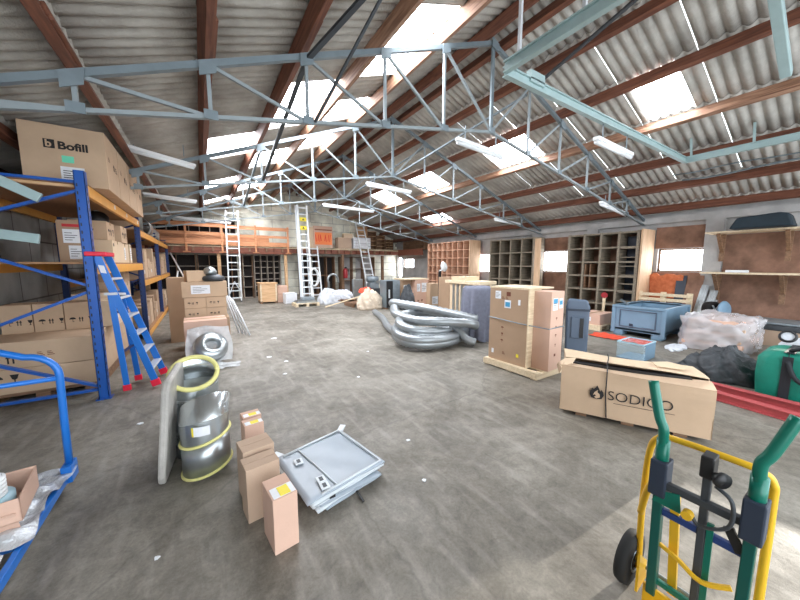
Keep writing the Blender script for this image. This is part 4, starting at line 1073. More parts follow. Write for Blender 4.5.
carton('labelled pinkish carton right of the black cabinet, two sheets on its front', (.62,.5,1.0), (7.15,9.85,0), -.0, 'card_pink', labels=[('front',.08,.55,.16,.3,'paper'),('front',.3,.52,.28,.36,'paper')], marks=[('front',.1,.12,.12,'ag','ink_brown')])
carton('carton with one sheet, rear left of the labelled pinkish carton', (.45,.5,1.0), (6.6,10.1,0), 0, 'card_dark', labels=[('front',.1,.5,.18,.3,'paper')])
o = MB().box((6.35,9.62,1.005),(7.5,10.35,1.045)).build('flat_board', 'wood_pale'); tag(o, 'flat pale board lying across the labelled cartons', 'board')
carton('tan carton right of the labelled pinkish carton, partly hidden', (.5,.5,.85), (7.62,9.6,0), 0, 'card', labels=[('front',.1,.05,.3,.3,'paper')])
t = thing('post_with_white_lamp', 'black post with a white round head behind the brown carton', 'stand', (7.45,8.9,0))
MB().box((-.04,-.04,0),(.04,.04,1.35)).build('post', 'black', t, bevel=.005)
MB().box((-.15,-.15,0),(.15,.15,.03)).build('base', 'black', t)
MB().lathe([(.001,-.08),(.14,-.06),(.19,0),(.14,.06),(.001,.08)], (.2,0,1.5), 20, 0, (.3,-1,.2)).build('round_head', 'white_met', t, smooth=True)
MB().bar((0,0,1.33),(.2,0,1.45), .05, .05).build('arm', 'white_met', t)
carton('large plain brown carton left of the timber-topped crate', (.62,.55,1.16), (7.15,7.95,0), .0, 'card_dark')
t = thing('timber_crate', 'tall crate with pale timber top and light corrugated sides behind the blanket', 'crate', (5.75,5.75,0))
MB().box((-.2,-.45,.1),(.3,.45,1.1)).build('body', 'card_pale', t)
MB().box((-.25,-.62,1.1),(.36,.6,1.18)).build('top_frame', 'wood_pale', t, bevel=.006)
for x in (-.22,.28): MB().box((x-.03,-.5,0),(x+.03,-.45,1.1)).build('corner_post', 'wood_pale', t)
for k in range(5): MB().box((-.22,-.34+.15*k,.12),(-.201,-.27+.15*k,1.08)).build('corrugated_strip', 'galv', t)
carton('flat carton with papers on top of the timber-topped crate', (.5,.5,.1), (5.8,5.9,1.182), 0, 'card_pale')

# ------------------------------------------------------------------ silver flexible hoses
def hose_pts(ctrl, n=14):
    out = []; P = [Vector(c) for c in ctrl]
    for i in range(len(P)-1):
        p0 = P[max(i-1,0)]; p1 = P[i]; p2 = P[i+1]; p3 = P[min(i+2,len(P)-1)]
        for k in range(n):
            u = k/n
            out.append(.5*((2*p1)+(-p0+p2)*u+(2*p0-5*p1+4*p2-p3)*u*u+(-p0+3*p1-3*p2+p3)*u**3))
    out.append(P[-1]); return out
def hose(ctrl, r, label, n=14, name='flexible_hose'):
    pts = hose_pts(ctrl, n)
    o = MB().tube(pts, r, 14, rf=lambda i: r*(1.0 if i % 2 else .85)).build(name, 'duct_alu', smooth=True)
    return tag(o, label, 'flexible hose', 'silver flexible duct hoses')
cx, cy = 3.9, 4.95
def loop(R, z, tilt, ph, dx=0, dy=0, turns=1.0, n=14, dz=0.):
    c = []
    for k in range(int(n*turns)+1):
        a = ph+2*PI*k/n; rr = R*(1+.05*math.sin(3*a+ph))
        c.append((cx+dx+rr*1.05*math.cos(a), cy+dy+rr*.78*math.sin(a), z+tilt*math.sin(a)+dz*k/(n*turns)))
    return c
hose(loop(.74,.17,.08,2.4,-.02,-.02,1.9,14,.15), .09, 'silver flexible duct lying lowest in the coil on the floor', 8)
hose(loop(.62,.36,.13,3.6,.0,.08,1.6,14,.1), .09, 'silver flexible duct in the middle of the coil, wound twice', 8)
hose([(3.62,5.9,.62),(3.38,5.4,.56),(3.5,4.9,.5),(3.9,4.5,.49),(4.3,4.27,.46),(4.5,4.25,.4)], .095, 'silver flexible duct sagging across the front of the coil near its top', 12)
hose([(3.95,6.4,.62),(3.75,6.1,.7),(3.95,5.4,.67),(4.3,4.7,.58),(4.56,4.28,.5)], .1, 'thick silver flexible duct lying uppermost across the coil', 12)
hose([(4.05,4.85,.3),(4.15,4.6,.38),(4.2,4.4,.3),(4.25,4.25,.16),(4.36,4.12,.1)], .085, 'short silver duct end hanging down at the right of the coil', 10)
hose([(3.5,5.6,.1),(3.75,6.4,.09),(4.15,7.3,.085),(4.4,8.0,.085),(4.6,8.7,.085)], .085, 'silver duct tail running from the coil towards the back', 12)

# ------------------------------------------------------------------ draped blanket
t = thing('blanket_covered_crate', 'blue-grey moving blanket draped over a tall crate right of the hoses', 'covered crate', (4.88,4.56,0))
MB().box((-.12,-.15,0),(.28,.25,1.1)).build('crate_body', 'card_dark', t)
n_ = 60; k_ = 22; vs = []; fs = []
for i in range(k_+1):
    v = i/k_
    for j in range(n_):
        a = 2*PI*j/n_; ca, sa = math.cos(a), math.sin(a)
        p_ = 4.; q = (abs(ca)**p_+abs(sa)**p_)**(-1/p_)
        if v < .2: s_ = v/.2; rx_, z = s_*.9, 1.145-.02*s_**2
        else: s_ = (v-.2)/.8; rx_ = .9+.14*s_; z = 1.12-(1.12-.02-.06*math.sin(2*a+1))*s_
        fold = 1+(.11*math.sin(9*a+2*s_)+.07*math.sin(16*a+1+s_))*(max(0, v-.15)/.85)
        vs.append((.08+.34*q*ca*rx_*fold, .05+.31*q*sa*rx_*fold, z))
for i in range(k_):
    for j in range(n_): fs.append((i*n_+j, i*n_+(j+1)%n_, (i+1)*n_+(j+1)%n_, (i+1)*n_+j))
MB().add(vs, fs).build('blanket', 'fabric_grey', t, smooth=True)

from mathutils import noise as NZ2
# ------------------------------------------------------------------ right wall shelving and boards
u = shelving('pigeonhole_shelving', 'orange-brown pigeonhole unit with a pale plywood end on the right wall', (9.58,9.52,.05), (10.24,12.4,2.6), 8, 7, '-X', 'wood_pinkish', 'wood_pinkish', back='wood_red', panel='ply', th=.03)
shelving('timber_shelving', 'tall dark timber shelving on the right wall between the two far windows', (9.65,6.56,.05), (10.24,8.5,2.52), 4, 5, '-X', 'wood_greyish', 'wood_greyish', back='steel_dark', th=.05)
u = shelving('timber_shelving', 'tall grey-brown shelving on the right wall behind the blue-grey bulk bin', (9.65,3.52,.05), (10.24,5.4,2.48), 4, 6, '-X', 'wood_greyish', 'wood_greyish', back='board_brown', th=.055)
cy_, cz_ = (3.52+5.45)/2, .05
for k in range(8):
    MB().box((-.28,-.94,.24*k+.28),(.27,-.52,.24*k+.3)).build('narrow_shelf', 'wood_greyish', u)
MB().box((.1,-.94,.05),(.27,-.52,2.3)).build('dark_back', 'darkblue', u)
for q in (.14,.28): 
    MB().box((-.28,.1+q,.85),(.25,.12+q,1.55)).build('divider', 'wood_old', u)
o = MB().box((9.6,3.44,.02),(10.36,3.48,2.5)).build('plywood_sheet', 'ply'); tag(o, 'tall pale plywood panel standing at the near end of the grey-brown shelving', 'plywood panel')
# brown wall boards
def wboard(x, y0, y1, z0, z1, label, m='board_brown', th=.02, name='wall_board', grp=None):
    o = MB().box((x-th, y0, z0), (x, y1, z1)).build(name, m); return tag(o, label, 'wall board', grp)
WB = 'brown boards on the right wall'
X0 = XR_-.002
wboard(X0, 5.52, 6.78, 2.07, 2.5, 'brown board above the window between the two shelving units', grp=WB)
wboard(X0, 5.52, 6.78, .05, 1.31, 'brown board below the window between the two shelving units', grp=WB)
wboard(X0, 2.45, 3.42, 2.01, 2.56, 'brown board above the nearest window on the right wall', grp=WB)
wboard(X0, 2.45, 3.42, .05, 1.39, 'brown board below the nearest window on the right wall', grp=WB)
wboard(X0, .42, 2.09, .05, 2.28, 'large brown board behind the bracket shelves on the right wall', grp=WB)
wboard(X0, 8.65, 9.04, .05, 2.5, 'narrow brown board strip beside the far bright window', grp=WB)
wboard(9.62, 6.28, 6.5, .05, 2.45, 'pale plywood strip at the near end of the dark timber shelving', 'ply', grp=None)
# insulation and leaning pieces below the nearest window
mb = MB()
r = random.Random(2)
prof = [(2.75,.72),(3.42,.7),(3.44,1.3)] + [(3.44-.07*k, 1.32+r.uniform(-.03,.04)) for k in range(1, 10)] + [(2.74,1.3)]
mb.prism([(b_, c_) for b_, c_ in prof], (10.3,0,0), (0,1,0), (0,0,1), -.05)
tag(mb.build('insulation_board', 'insul'), 'ragged orange insulation board leaning below the nearest right window', 'insulation board')
o = MB().bar((9.95,2.72,.05),(10.3,2.78,1.3), .03, .2, (0,1,0)).build('dark_plank', 'darkblue'); tag(o, 'dark blue plank leaning right of the orange insulation board', 'plank')
o = MB().bar((9.88,2.52,.05),(10.27,2.5,1.32), .03, .3, (0,1,0)).build('brown_plank', 'board_brown'); tag(o, 'brown board leaning between the dark plank and the grey corrugated strips', 'board')
for k in range(2):
    mb = MB(); y = 2.38-.16*k
    mb.bar((9.8,y+.0,.05),(10.2,y-.08,1.1-.12*k), .015, .14, (0,1,0))
    for q in (-.05,0,.05): mb.bar((9.785,y+q,.05),(10.185,y+q-.08,1.1-.12*k), .02, .02, (0,1,0))
    tag(mb.build('corrugated_strip', 'galv'), ['taller','shorter'][k]+' grey corrugated strip leaning on the wall under the nearest window', 'metal strip')
# bracket shelves
for z, lb, yy in ((2.28, 'upper', 2.3), (1.38, 'lower', 2.32)):
    t = thing('bracket_shelf', '%s long pale shelf on timber brackets at the far right' % lb, 'wall shelf', (10.1,0,z))
    MB().box((-.4,.45,0),(.18,yy,.035)).build('shelf_board', 'wood_pale', t)
    for y in (2.1, 1.12):
        b_ = MB().bar((-.3,y,-.01),(.16,y,-.42), .05, .06, (0,1,0)).build('bracket', 'wood_old', t)
        MB().box((.12,y-.04,-.62),(.17,y+.04,0)).build('bracket_post', 'wood_old', t)
o = MB().box((9.85,1.02,2.34),(10.2,1.95,2.4)).build('dark_roll', 'teal_dark', bevel=.02)
bpy.data.objects.remove(o)
t = thing('dark_bundle', 'dark teal sheeting bundle lying on the upper bracket shelf', 'bundle', (10.0,1.5,2.318))
mb = MB(); mb.prism([(-.5,0),(.36,0),(.26,.22),(-.3,.27),(-.42,.24)], (-.17,0,0), (0,1,0), (0,0,1), -.5); mb.xf(Matrix.Translation((-.17-.0,0,0)) @ Matrix.Translation((.17,0,0))); mb.build('folded_sheet', 'teal_dark', t, bevel=.03)
carton('small white packet lying on the lower bracket shelf', (.2,.34,.05), (9.85,1.75,1.418), .1, 'paper', tape=False)

# ------------------------------------------------------------------ blue-grey bulk bin
t = thing('bulk_bin', 'large blue-grey plastic bulk bin with a moulded frame on its side', 'bin', (8.65,2.82,0))
w, dd, h, wl = 1.4, .92, .56, .04
z0 = .12
MB().box((-w/2,-dd/2,z0),(w/2,dd/2,z0+.05)).build('bottom', 'bulk', t)
for lo, hi in (((-w/2,-dd/2,z0),(-w/2+wl,dd/2,z0+h)), ((w/2-wl,-dd/2,z0),(w/2,dd/2,z0+h)), ((-w/2,-dd/2,z0),(w/2,-dd/2+wl,z0+h)), ((-w/2,dd/2-wl,z0),(w/2,dd/2,z0+h))):
    MB().box(lo, hi).build('side_wall', 'bulk', t, bevel=.012)
mb = MB()
for lo, hi in (((-w/2-.03,-dd/2-.03,z0+h-.05),(-w/2+wl,dd/2+.03,z0+h)), ((w/2-wl,-dd/2-.03,z0+h-.05),(w/2+.03,dd/2+.03,z0+h)), ((-w/2,-dd/2-.03,z0+h-.05),(w/2,-dd/2+wl,z0+h)), ((-w/2,dd/2-wl,z0+h-.05),(w/2,dd/2+.03,z0+h))): mb.box(lo, hi)
mb.build('rim', 'bulk', t, bevel=.008)
for sx in (-1,1):
    for sy in (-1,1): MB().box((sx*(w/2-.13)-.12,sy*(dd/2-.1)-.1,0),(sx*(w/2-.13)+.12,sy*(dd/2-.1)+.1,z0)).build('foot', 'bulk', t, bevel=.02)
    for sy in (-1,1): MB().box((sx*(w/2)-.02,sy*(dd/2)-.04,.05),(sx*w/2+.02,sy*dd/2+.04,z0+h)).build('corner_rib', 'bulk', t, bevel=.01)
x = -w/2-.012
fr = [(-.33,.22),(.33,.22),(.33,.58),(-.33,.58)]
mb = MB(); mb.tube([(x,a,b_) for a, b_ in fr+[fr[0]]], .014, 6); mb.build('moulded_frame', 'navy', t)
MB().prism([(-.04,.0),(.04,0),(.03,.09),(-.04,.09)], (x,.1,.2), (0,-1,0), (0,0,1), .006).build('emblem', 'darkblue', t)
MB().box((x,-.3,.22),(x+.01,-.1,.24)).build('moulded_strip', 'navy', t)
mb = MB(); mb.bar((-.66,.2,.7),(-.5,.42,.78), .03, .03); mb.build('latch_bar', 'steel', t)
t = thing('open_pallet', 'pale wooden pallet standing on edge behind the blue-grey bulk bin', 'pallet', (9.7,2.95,0), .0)
for z in (.6,.72,.84): MB().box((-.05,-.55,z-.04),(0,.55,z+.03)).build('slat', 'wood_pale', t)
for y in (-.5,0,.5): MB().box((0,y-.05,0),(.08,y+.05,.9)).build('bearer', 'wood_pale', t)
pallet('pallet with a low carton beside the blue-grey bulk bin', 8.35, 3.85, .8, .6, 0)
carton('low pinkish carton with white sticker on the pallet left of the bulk bin', (.72,.52,.26), (8.35,3.85,.131), 0, 'card_pink', labels=[('left',.18,.08,.14,.1,'paper')])
t = thing('red_topped_rod', 'pale upright rod with a round dark red top behind the low carton', 'rod', (8.95,3.95,0))
MB().box((-.02,-.03,0),(.02,.03,.72)).build('rod', 'wood_pale', t); MB().lathe([(.001,-.03),(.07,-.03),(.08,0),(.07,.03),(.001,.03)], (0,0,.78), 16, 0, (-1,-.4,0)).build('round_top', 'ext_red', t)
MB().box((-.1,-.1,0),(.1,.1,.03)).build('base', 'steel_dark', t)
o = sheet(7.5,2.95,.012,.5,1.1,16,30,.05,31).build('red_sheet', 'redcloth', smooth=True); o.data.transform(Matrix.Identity(4)); tag(o, 'orange-red sheet crumpled on the floor in front of the bulk bin', 'plastic sheet')
# small clear tank
t = thing('glass_tank', 'small clear tank with pale blue edges on the floor behind the large flat carton', 'tank', (6.25,2.2,0), 0)
w, dd, h = .5, .38, .28
for lo, hi in (((-w/2,-dd/2,.01),(-w/2+.006,dd/2,h)), ((w/2-.006,-dd/2,.01),(w/2,dd/2,h)), ((-w/2,-dd/2,.01),(w/2,-dd/2+.006,h)), ((-w/2,dd/2-.006,.01),(w/2,dd/2,h))):
    MB().box(lo, hi).build('pane', 'glassy', t)
MB().box((-w/2,-dd/2,0),(w/2,dd/2,.012)).build('bottom', 'bulk', t)
for a, b_ in (((-w/2,-dd/2,h),(w/2,-dd/2,h)), ((-w/2,dd/2,h),(w/2,dd/2,h)), ((-w/2,-dd/2,h),(-w/2,dd/2,h)), ((w/2,-dd/2,h),(w/2,dd/2,h))):
    MB().bar(a, b_, .016, .016).build('top_edge', 'tank_frame', t)
MB().box((-.16,-dd/2-.003,.0),(w/2,-dd/2-.001,h)).build('solid_side', 'bulk', t)

# slate-blue plastic moulding and dark panel
t = thing('plastic_moulding', 'slate-blue moulded plastic piece with a dark slot, standing behind the tall cartons', 'plastic part', (5.62,2.9,0), -.98)
MB().prism([(-.17,0),(.17,0),(.18,.85),(.14,.97),(-.15,.99),(-.19,.85)], (0,-.04,0), (1,0,0), (0,.06,1), .12).build('shell', 'navy', t, bevel=.03)
MB().prism([(-.1,.3),(.1,.3),(.1,.68),(-.1,.68)], (0,-.165,0), (1,0,0), (0,.06,1), .02).build('recess_frame', 'navy', t, bevel=.01)
MB().prism([(.03,.32),(.09,.32),(.09,.66),(.03,.66)], (0,-.187,0), (1,0,0), (0,.06,1), .004).build('slot', 'black', t)
MB().prism([(-.19,.78),(.18,.78),(.18,.82),(-.19,.82)], (0,-.168,0), (1,0,0), (0,.06,1), .01).build('ridge', 'darkblue', t)
o = MB().box((5.25,3.02,0),(5.42,3.42,.97)).build('dark_plastic_board', 'darkblue', bevel=.02); tag(o, 'dark blue upright panel between the tall cartons and the slate-blue moulding', 'panel')

# ------------------------------------------------------------------ tall cartons on a pallet
t = thing('pallet', 'pale timber pallet under the two tall cartons', 'pallet', (4.2,2.92,0))
for y in (-.42,0,.42): MB().box((-.4,y-.045,.0),(.4,y+.045,.08)).build('bearer', 'wood_pale', t)
for x in (-.36,-.18,0,.18,.36): MB().box((x-.05,-.47,.08),(x+.05,.47,.1)).build('top_board', 'wood_pale', t)
MB().box((-.42,-.47,.02),(-.395,.47,.1)).build('edge_board', 'wood_pale', t)
a1 = carton('tall brown carton with blue-white sticker, left one strapped on the pallet', (.26,.66,1.13), (3.99,3.02,.101), .05, 'card_dark', tape=False,
    labels=[('left',.27,.84,.11,.12,'paper'),('left',.1,.97,.1,.12,'paper'),('left',.5,.9,.035,.08,'paper'),('left',.06,.1,.04,.07,'paper'),('left',.5,.12,.04,.05,'yellow_label')],
    marks=[('left',.22,.5,.05,'u','ink_brown'),('left',.22,.4,.05,'g','ink_brown'),('left',.22,.3,.05,'u','ink_brown'),('left',.26,.12,.05,'l','ink_brown'),('left',.3,1.02,.07,'b','ink_brown'),('left',.22,.97,.05,'ll','ink_brown')], name='tall_carton')
MB().prism([(.285,.86),(.365,.86),(.365,.93),(.285,.93)], face(.26,.66,'left')[0]-Vector((.0025,0,0)), (0,-1,0), (0,0,1), .001).build('sticker_print', 'paper_blue', a1)
MB().box((-.14,-.35,-.0),(.16,-.332,1.15)).build('plywood_edge', 'wood_pale', a1)
MB().box((-.13,-.35,1.132),(.5,.34,1.155)).build('plywood_top', 'wood_pale', a1)
a2 = carton('tall pinkish carton with white blue-printed label, right one strapped on the pallet', (.33,.28,1.12), (4.16,2.56,.101), .04, 'card_pink', tape=False,
    labels=[('front',.04,.86,.12,.17,'paper'),('front',.2,.88,.09,.14,'paper')],
    marks=[('front',.13,.72,.04,'u','ink_brown'),('front',.13,.6,.04,'a','ink_brown'),('front',.13,.48,.04,'u','ink_brown'),('front',.13,.34,.04,'g','ink_brown'),('front',.13,.2,.04,'b','ink_brown')], name='tall_carton')
MB().prism([(.05,.96),(.15,.96),(.15,1.02),(.05,1.02)], face(.33,.28,'front')[0]-Vector((0,.0025,0)), (1,0,0), (0,0,1), .001).build('label_print', 'paper_blue', a2)
MB().prism([(.21,.93),(.28,.93),(.28,.99),(.21,.99)], face(.33,.28,'front')[0]-Vector((0,.0025,0)), (1,0,0), (0,0,1), .001).build('label_print', 'paper_blue', a2)
t = thing('packing_strap', 'thin pale strap running round both tall cartons', 'strap', (4.0,2.9,.77))
MB().tube([(-.16,.46,.0),(-.165,.0,-.02),(-.15,-.12,-.03),(-.03,-.49,-.06),(.33,-.49,-.05)], .008, 6).build('cord', 'machine', t)

# ------------------------------------------------------------------ large flat carton with printed name
p0 = Vector((3.19,1.77,0)); p1 = Vector((3.73,.69,0)); dv = (p1-p0); Lx = dv.length; dv.normalize()
rz = math.atan2(dv.y, dv.x)
t = thing('large_flat_carton', 'large dented tan carton with flame logo and printed name, on low feet', 'box', ((p0.x+p1.x)/2, (p0.y+p1.y)/2, 0), rz)
w, dd, h = Lx, .66, .53
ny, nz = 24, 8
def dent(x, y, z):
    top = max(0, (z-.3)/.23)
    return (x + (.02*math.sin(6*y) if abs(x) > w/2-.05 else 0)*top, y+.012*math.sin(5*x+z*7)*top, z - .035*top*(x/w+.5) - .02*top*math.sin(4*x+2)*math.sin(3*y))
b = MB(); vs = []; 
def grid(f, nu, nv):
    vs = [f(i/nu, j/nv) for i in range(nu+1) for j in range(nv+1)]
    fs = [(i*(nv+1)+j, i*(nv+1)+j+1, (i+1)*(nv+1)+j+1, (i+1)*(nv+1)+j) for i in range(nu) for j in range(nv)]
    b.add(vs, fs)
zb = .05
grid(lambda u_, v_: dent(-w/2+w*u_, 0, zb+(h-zb)*v_), 24, 8)
grid(lambda u_, v_: dent(-w/2+w*u_, dd, zb+(h-zb)*v_), 24, 8)
grid(lambda u_, v_: dent(-w/2, dd*u_, zb+(h-zb)*v_), 10, 8)
grid(lambda u_, v_: dent(w/2, dd*u_, zb+(h-zb)*v_), 10, 8)
grid(lambda u_, v_: (-w/2+w*u_, dd*v_, zb), 2, 2)
o = b.build('body', 'card', t)
mdd = o.modifiers.new('board', 'SOLIDIFY'); mdd.thickness = .008
b = MB(); grid(lambda u_, v_: dent(-w/2+w*u_, -.004+(dd*.36)*v_, h+.004+.035*math.sin(PI*u_)*v_*0 - .03*v_*(1-u_)), 20, 5); o = b.build('front_flap', 'card', t); o.modifiers.new('board', 'SOLIDIFY').thickness = .006
b = MB(); grid(lambda u_, v_: dent(-w/2+w*u_, dd*(.42-.03*math.sin(PI*u_))+(dd*.58)*v_, h+.012+.02*math.sin(PI*u_)+.03*(1-v_)*math.sin(PI*u_)), 20, 6); o = b.build('rear_flap', 'card_pale', t); o.modifiers.new('board', 'SOLIDIFY').thickness = .006
b = MB(); b.prism([(0,0),(.14,.02),(.2,.16),(.06,.2),(-.02,.12)], (-w/2+.0,.03,h-.02), (.7,.1,.2), (-.1,1,.1), .006).build('torn_flap', 'card_pale', t)
b = MB(); b.prism([(0,0),(.1,.02),(.07,.1),(.0,.09)], (-w/2-.02,.02,h-.1), (.3,-.5,.5), (-.3,.3,.9), .005).build('torn_flap', 'card', t)
b = MB(); b.prism([(0,0),(.2,0),(.24,.1),(.1,.16),(-.04,.1)], (.25,.36,h+.02), (1,0,0), (0,1,.15), .006).build('torn_flap', 'card_pale', t)
MB().box((-w/2+.02,.2,h-.035),(w/2-.12,.29,h-.012)).build('gap_shade', 'black', t)  # black strip painted in for the shade between the flaps
for x in (-.4,.0,.4): MB().box((x-.05,.03,0),(x+.05,dd-.03,zb)).build('foot', 'wood_old', t)
mb = MB(); mb.tube([(-.18,-.012,zb),(-.2,-.018,.3),(-.2,-.014,h-.0),(-.19,.2,h+.02),(-.17,.4,h+.035),(-.16,dd,h+.02),(-.16,dd+.01,zb)], .006, 6); mb.build('black_cord', 'black', t)
put_text('SODICO', .135, (-.185,-.016,.245), (1,0,0), (0,0,1), 'ink', t, 'lettering', -.001, 1.0)
mb = MB(); mb.prism([(-.13,.215),(.34,.215),(.34,.219),(-.13,.219)], (0,-.015,0), (1,0,0), (0,0,1), .0015); mb.build('small_print_line', 'ink', t)
# flame logo: round mark with a pale flame cut
mb = MB()
fl = [(0,-.06),(.045,-.05),(.062,-.01),(.055,.025),(.035,.045),(.03,.025),(.015,.06),(0,.085),(-.012,.06),(-.03,.04),(-.035,.055),(-.058,.02),(-.062,-.015),(-.045,-.05)]
lg = mb.prism(fl, (-.245-.03,-.016,.29), (1,0,0), (0,0,1), .0015).build('flame_logo', 'ink', t)
pl = [(0,-.05),(.03,-.03),(.025,.0),(.005,.02),(.01,.045),(-.02,.015),(-.03,-.015),(-.015,-.005),(-.005,-.02),(-.02,-.035)]
MB().prism(pl, (-.245-.03,-.018,.285), (1,0,0), (0,0,1), .001).build('flame_cutout', 'card', lg)

# ------------------------------------------------------------------ red beams, green bag, dark sheeting, wrapped pile
for i, (a, b_, lb) in enumerate([((5.42,1.3,.05),(5.30,-.9,.05),'red painted beam on the floor nearer the green bag'),((5.12,1.25,.05),(4.80,-.9,.05),'red painted beam on the floor nearer the camera')]):
    a = Vector(a); b_ = Vector(b_); mb = MB()
    mb.bar(a+Vector((0,0,.042)), b_+Vector((0,0,.042)), .1, .012); mb.bar(a-Vector((0,0,.042)), b_-Vector((0,0,.042)), .1, .012); mb.bar(a, b_, .02, .08)
    tag(mb.build('red_beam', 'redbeam', bevel=.003), lb, 'steel beam', 'red beams on the floor')
t = thing('tool_bag', 'large green carrying bag with black webbing straps at the right edge', 'bag', (5.9,.2,0))
n_ = 72; vs = []; fs = []; prof = [(0,.94),(.04,1),(.3,1.03),(.5,1.0),(.56,.93),(.585,.8)]
for z, s_ in prof:
    for j in range(n_):
        a = 2*PI*j/n_; ca, sa = math.cos(a), math.sin(a); q = (abs(ca)**16+abs(sa)**16)**(-1/16)
        vs.append((.33*q*ca*s_*(1+.02*math.sin(5*a+8*z)), .53*q*sa*s_*(1+.015*math.sin(7*a+9*z)), z))
for i in range(len(prof)-1):
    for j in range(n_): fs.append((i*n_+j, i*n_+(j+1)%n_, (i+1)*n_+(j+1)%n_, (i+1)*n_+j))
fs.append(tuple(range((len(prof)-1)*n_, len(prof)*n_))); fs.append(tuple(range(n_)))
MB().add(vs, fs).build('bag_body', 'bag_green', t, smooth=True)
for y in (.3,-.12):
    MB().tube([(-.345,y,.0),(-.35,y,.3),(-.345,y,.5),(-.3,y,.59),(.0,y,.6),(.3,y,.59),(.345,y,.5),(.35,y,.0)], .004, 4).xf(Matrix.Identity(4)).build('strap_edge', 'strap', t)
    MB().box((-.352,y-.04,.01),(-.342,y+.04,.55)).build('strap', 'strap', t); MB().box((-.31,y-.04,.585),(.31,y+.04,.592)).build('strap', 'strap', t)
MB().tube(hose_pts([(-.355,.3,.5),(-.4,.23,.33),(-.42,.1,.26),(-.42,-.02,.3),(-.355,-.12,.48)], 6), .022, 8).build('handle', 'strap', t, smooth=True)
MB().tube(hose_pts([(-.2,.3,.6),(-.32,.2,.66),(-.34,.05,.66),(-.2,-.12,.6)], 6), .022, 8).build('handle', 'strap', t, smooth=True)
MB().box((-.356,-.5,.3),(-.344,.15,.335)).build('side_strap', 'strap', t)
mb = MB(); mb.prism([(0,0),(.16,.02),(.12,.12),(.02,.1)], (-.25,.1,.6), (0,-1,.1), (.5,0,.7), .01).build('white_tag', 'whitebag', t)
heap('dark_sheeting', 'dark grey crumpled sheeting heaped left of the green bag', 'sheeting', 6.25, 1.12, 0, .48, .36, .34, 'fabric_dark', 18)
heap('dark_sheeting', 'flat tail of dark sheeting beyond the large flat carton', 'sheeting', 5.95, 1.5, 0, .26, .16, .13, 'fabric_dark', 28)
t = thing('tape_ring', 'black ring with pale centre lying on the wrapped goods behind the green bag', 'tape roll', (7.62,.72,.378))
MB().lathe([(.07,-.03),(.09,-.03),(.1,0),(.09,.03),(.07,.03),(.07,-.03)], (0,0,.1), 22, 0, (-.9,.0,.45)).build('ring', 'black', t, smooth=True)
MB().lathe([(.001,-.01),(.068,-.01),(.068,.01),(.001,.01)], (0,0,.1), 22, 0, (-.9,.0,.45)).build('centre', 'whitebag', t)
# film-wrapped pile: layers under one skin
t = thing('wrapped_bundle', 'large bundle of boards wrapped in clear film on a pallet right of the bulk bin', 'wrapped bundle', (8.5,1.62,0))
MB().box((-.72,-.42,0),(.72,.42,.08)).build('pallet_base', 'wood_old', t)
for k in range(5):
    MB().box((-.72+.02*(k%2),-.42+.03*(k%3),.085+.1*k),(.68-.03*k,.40-.02*k,.18+.1*k)).build('board_pack', 'card_taupe' if k % 2 else 'card_pink', t, bevel=.03)
r = random.Random(4); ph = [(r.uniform(5,22), r.uniform(5,22), r.uniform(0,6)) for _ in range(8)]
n_ = 90; k_ = 26; vs = []; fs = []
for i in range(k_+1):
    v = i/k_
    for j in range(n_):
        a = 2*PI*j/n_; ca, sa = math.cos(a), math.sin(a); q = (abs(ca)**5+abs(sa)**5)**(-.2)
        if v < .65: s_, z = 1.0, v/.65*.56
        else: s_ = math.cos((v-.65)/.35*PI/2); z = .56+.1*math.sin((v-.65)/.35*PI/2)
        x = .78*q*ca*s_; y = .48*q*sa*s_
        w_ = sum(math.sin(p_*x+q_*z*2+c_)*math.cos(q_*y+c_) for p_, q_, c_ in ph)/8
        w2 = NZ2.noise(Vector((x*5, y*5, z*6)))+.6*NZ2.noise(Vector((x*11+3, y*11, z*13)))
        vs.append((x*(1+.05*w_+.07*w2*(s_ > .3)), y*(1+.08*w_+.08*w2*(s_ > .3)), max(.01, z*(.97-.1*(x > .2))+(.06*w_+.07*w2)*(v > .5)+.012)))
for i in range(k_):
    for j in range(n_): fs.append((i*n_+j, i*n_+(j+1)%n_, (i+1)*n_+(j+1)%n_, (i+1)*n_+j))
MB().add(vs, fs).build('film_skin', mat('clear_wrap', (222,222,226), .18, bump=.7, bscale=10, alpha=.5), t, smooth=True)
heap('plastic_scrap', 'white scrap of film on the floor left of the wrapped bundle', 'plastic scrap', 7.55, 2.02, 0, .3, .14, .06, 'whitebag', 33)
t = thing('flat_case', 'long dark flat case with a grey lid lying behind the wrapped bundle', 'case', (9.78,1.1,0))
MB().box((-.4,-.6,0),(.5,.65,.3)).build('supporting_stack', 'card_taupe', t)
MB().box((-.4,-.65,.3),(.42,.55,.42)).build('case_body', 'fabric_dark', t, bevel=.03)
MB().box((-.42,-.62,.42),(.4,.5,.46)).build('lid', 'machine', t, bevel=.015)
t = thing('flat_sheet_stack', 'pale grey stack of flat sheets behind the green bag', 'sheets', (8.0,.42,0))
for k in range(5): MB().box((-.55+.03*k,-.6,.075*k),(.5-.02*k,.38-.03*(k%2),.075*k+.065)).build('sheet_pack', ['whitebag','machine','whitebag','card_taupe','whitebag'][k], t, bevel=.01)
t = thing('air_fan', 'round fan with a pale disc standing by the right wall beyond the wrapped bundle', 'fan', (9.95,1.98,0))
MB().lathe([(.001,0),(.18,.0),(.2,.02),(.18,.04),(.001,.04)], (-.15,-.1,.58), 28, 0, (-.35,-.93,.1)).build('pale_disc', 'bulk', t, smooth=True)
MB().lathe([(.02,-.1),(.17,-.09),(.18,0),(.17,.09),(.1,.1),(.02,.1)], (-.02,.12,.56), 24, 0, (-.35,-.93,.1)).build('motor_drum', 'rubber', t, smooth=True)
